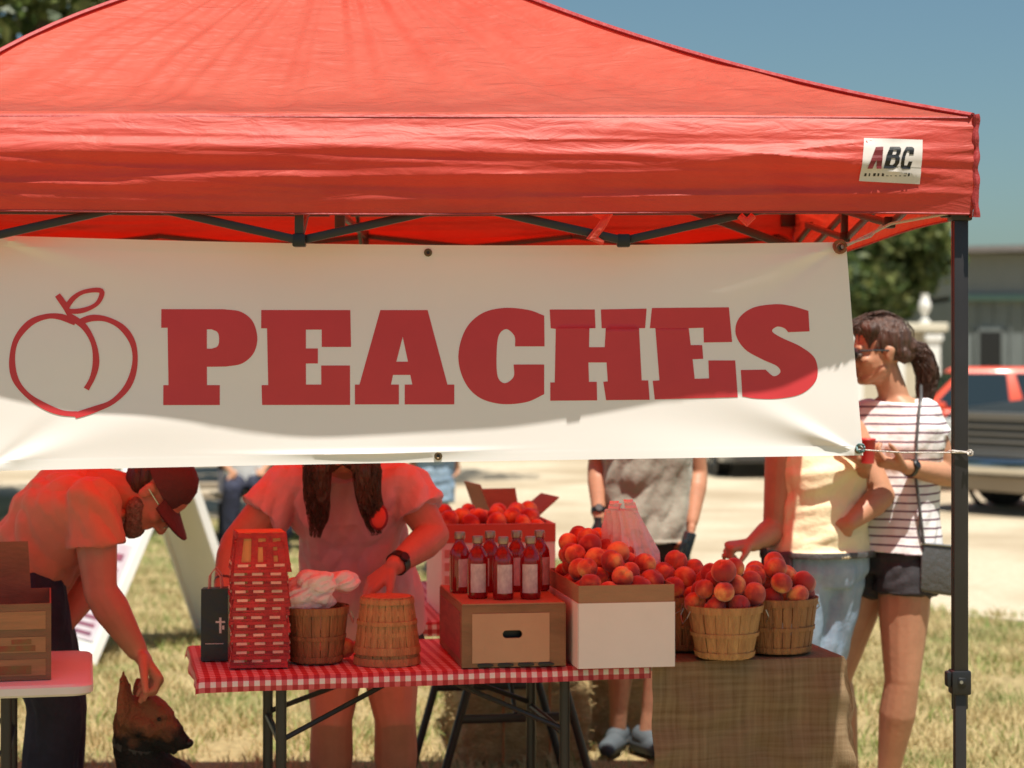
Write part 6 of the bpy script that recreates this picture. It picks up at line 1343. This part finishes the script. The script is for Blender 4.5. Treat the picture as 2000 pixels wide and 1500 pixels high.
# ------------------------------------------------------------ dog sitting beside the man
def dog():
    d = 5.92; A = lambda x, y, o=0: at(x, y, d+o); t = thing('dog', 'pointy eared dark and tan dog sitting on the grass under the man\'s hand', 'dog', (A(330, 1600).x, d, 0))
    hc = A(286, 1398, 0); f = Vector((.88, -.14, -.34)).normalized(); r = f.cross(Vector((.3, 0, 1))).normalized(); u = r.cross(f); Mx = Matrix((r, f, u)).transposed(); P = lambda x, y, z: hc+r*x+f*y+u*z
    mb = MB(); mb.ell(P(0, 0, 0), (.066, .078, .062), Mx); mb.cap(P(0, .02, .004), P(0, .085, -.016), .056, .040); mb.cap(P(0, .075, -.014), P(0, .130, -.030), .038, .024); mb.cap(P(0, .02, -.05), P(0, .110, -.058), .034, .018)
    for s in (-1, 1): mb.cap(P(s*.024, .05, .022), P(s*.030, .0, .036), .024, .026)
    for s in (-1, 1): mb.ell(P(s*.052, .01, -.02), (.03, .05, .035), Mx)
    g = lambda x, y: Vector((A(x, 0).x, 0, 0))
    neck0 = A(268, 1470, .03); sh = A(312, 1555, .06); hip = A(290, 1690, .22)
    mb.chain([P(0, -.03, -.03), neck0, sh], [.060, .070, .110]); mb.chain([sh, lerp(sh, hip, .5), hip+Vector((0, 0, .06))], [.125, .130, .120]); mb.ell(sh+Vector((0, .06, -.05)), (.105, .11, .14))
    gx = sh.x; y0 = d+.04
    for s in (-1, 1):
        a = Vector((gx+s*.075, y0, sh.z-.06)); el = Vector((gx+s*.085, y0-.01, .20)); wr = Vector((gx+s*.08, y0+.03, .09)); mb.chain([a, el, wr, Vector((gx+s*.08, y0+.035, .03))], [.055, .034, .024, .024]); mb.cap(Vector((gx+s*.08, y0+.03, .022)), Vector((gx+s*.08, y0+.09, .020)), .024, .020)
        h0 = Vector((hip.x+s*.075, hip.y, .19)); kn = Vector((hip.x+s*.13, hip.y+.20, .20)); hk = Vector((hip.x+s*.12, hip.y-.02, .07)); mb.chain([h0, kn], [.10, .055]); mb.chain([kn, hk], [.05, .028]); mb.cap(hk, Vector((hip.x+s*.125, hip.y+.16, .028)), .026, .024)
    mb.chain([hip+Vector((0, -.06, -.05)), hip+Vector((.10, -.18, -.10)), Vector((hip.x+.25, hip.y-.24, .04))], [.035, .04, .015])
    for s, tip, base in ((-1, A(266, 1326, .10), P(-.046, -.03, .02)), (1, A(240, 1312, -.07), P(.050, -.045, -.01))):
        wv = f.cross((tip-base).normalized()).normalized()
        for k in range(6):
            q = lerp(base, tip, k/6); q2 = lerp(base, tip, (k+1)/6); w0 = .056*(1-(k/6)**1.9); w1 = .056*(1-((k+1)/6)**1.9)+.003; mb.cap(q-wv*w0*.55, q+wv*w0*.55, .010, .010, n=8); mb.cap(q, q2, max(.012, w0*.8), max(.007, w1*.8), flat=(f, .4))
    m, N, L, B = node_mat('shepherd coat'); tc = N.new('ShaderNodeTexCoord'); sp = N.new('ShaderNodeSeparateXYZ'); L.new(tc.outputs['Object'], sp.inputs[0]); n = N.new('ShaderNodeTexNoise'); n.inputs['Scale'].default_value = 14; n.inputs['Detail'].default_value = 6; L.new(tc.outputs['Object'], n.inputs[0])
    ad = N.new('ShaderNodeMath'); ad.operation = 'MULTIPLY_ADD'; ad.inputs[1].default_value = .22; L.new(n.outputs[0], ad.inputs[0]); L.new(sp.outputs[2], ad.inputs[2]); mr = N.new('ShaderNodeMapRange'); mr.inputs[1].default_value = .575; mr.inputs[2].default_value = .625; L.new(ad.outputs[0], mr.inputs[0])
    mx = N.new('ShaderNodeMix'); mx.data_type = 'RGBA'; L.new(mr.outputs[0], mx.inputs[0]); mx.inputs[6].default_value = (.012, .010, .010, 1); mx.inputs[7].default_value = (.27, .11, .055, 1); L.new(mx.outputs[2], B.inputs['Base Color']); B.inputs['Roughness'].default_value = .75
    n2 = N.new('ShaderNodeTexNoise'); n2.inputs['Scale'].default_value = 120; L.new(tc.outputs['Object'], n2.inputs[0]); bp = N.new('ShaderNodeBump'); bp.inputs['Strength'].default_value = .8; bp.inputs['Distance'].default_value = .01; L.new(n2.outputs[0], bp.inputs['Height']); L.new(bp.outputs[0], B.inputs['Normal'])
    link('body', remeshed(mb, .006, 3, fold=.004, fdir=(0, 0, 1), fscale=60), m, t)
    for s in (-1, 1): MB().ell(P(s*.050, .052, .018), .0065).build('eye', M['black'], t)
    MB().ell(P(0, .150, -.024), (.015, .012, .012), Mx).build('nose', M['black'], t)
    MB().lathe([(.069, -.010), (.073, -.010), (.073, .010), (.069, .010)], neck0+Vector((0, 0, .03)), 28, (hc-neck0).to_track_quat('Z', 'Y').to_matrix()).build('collar', M['leather'], t)
dog()
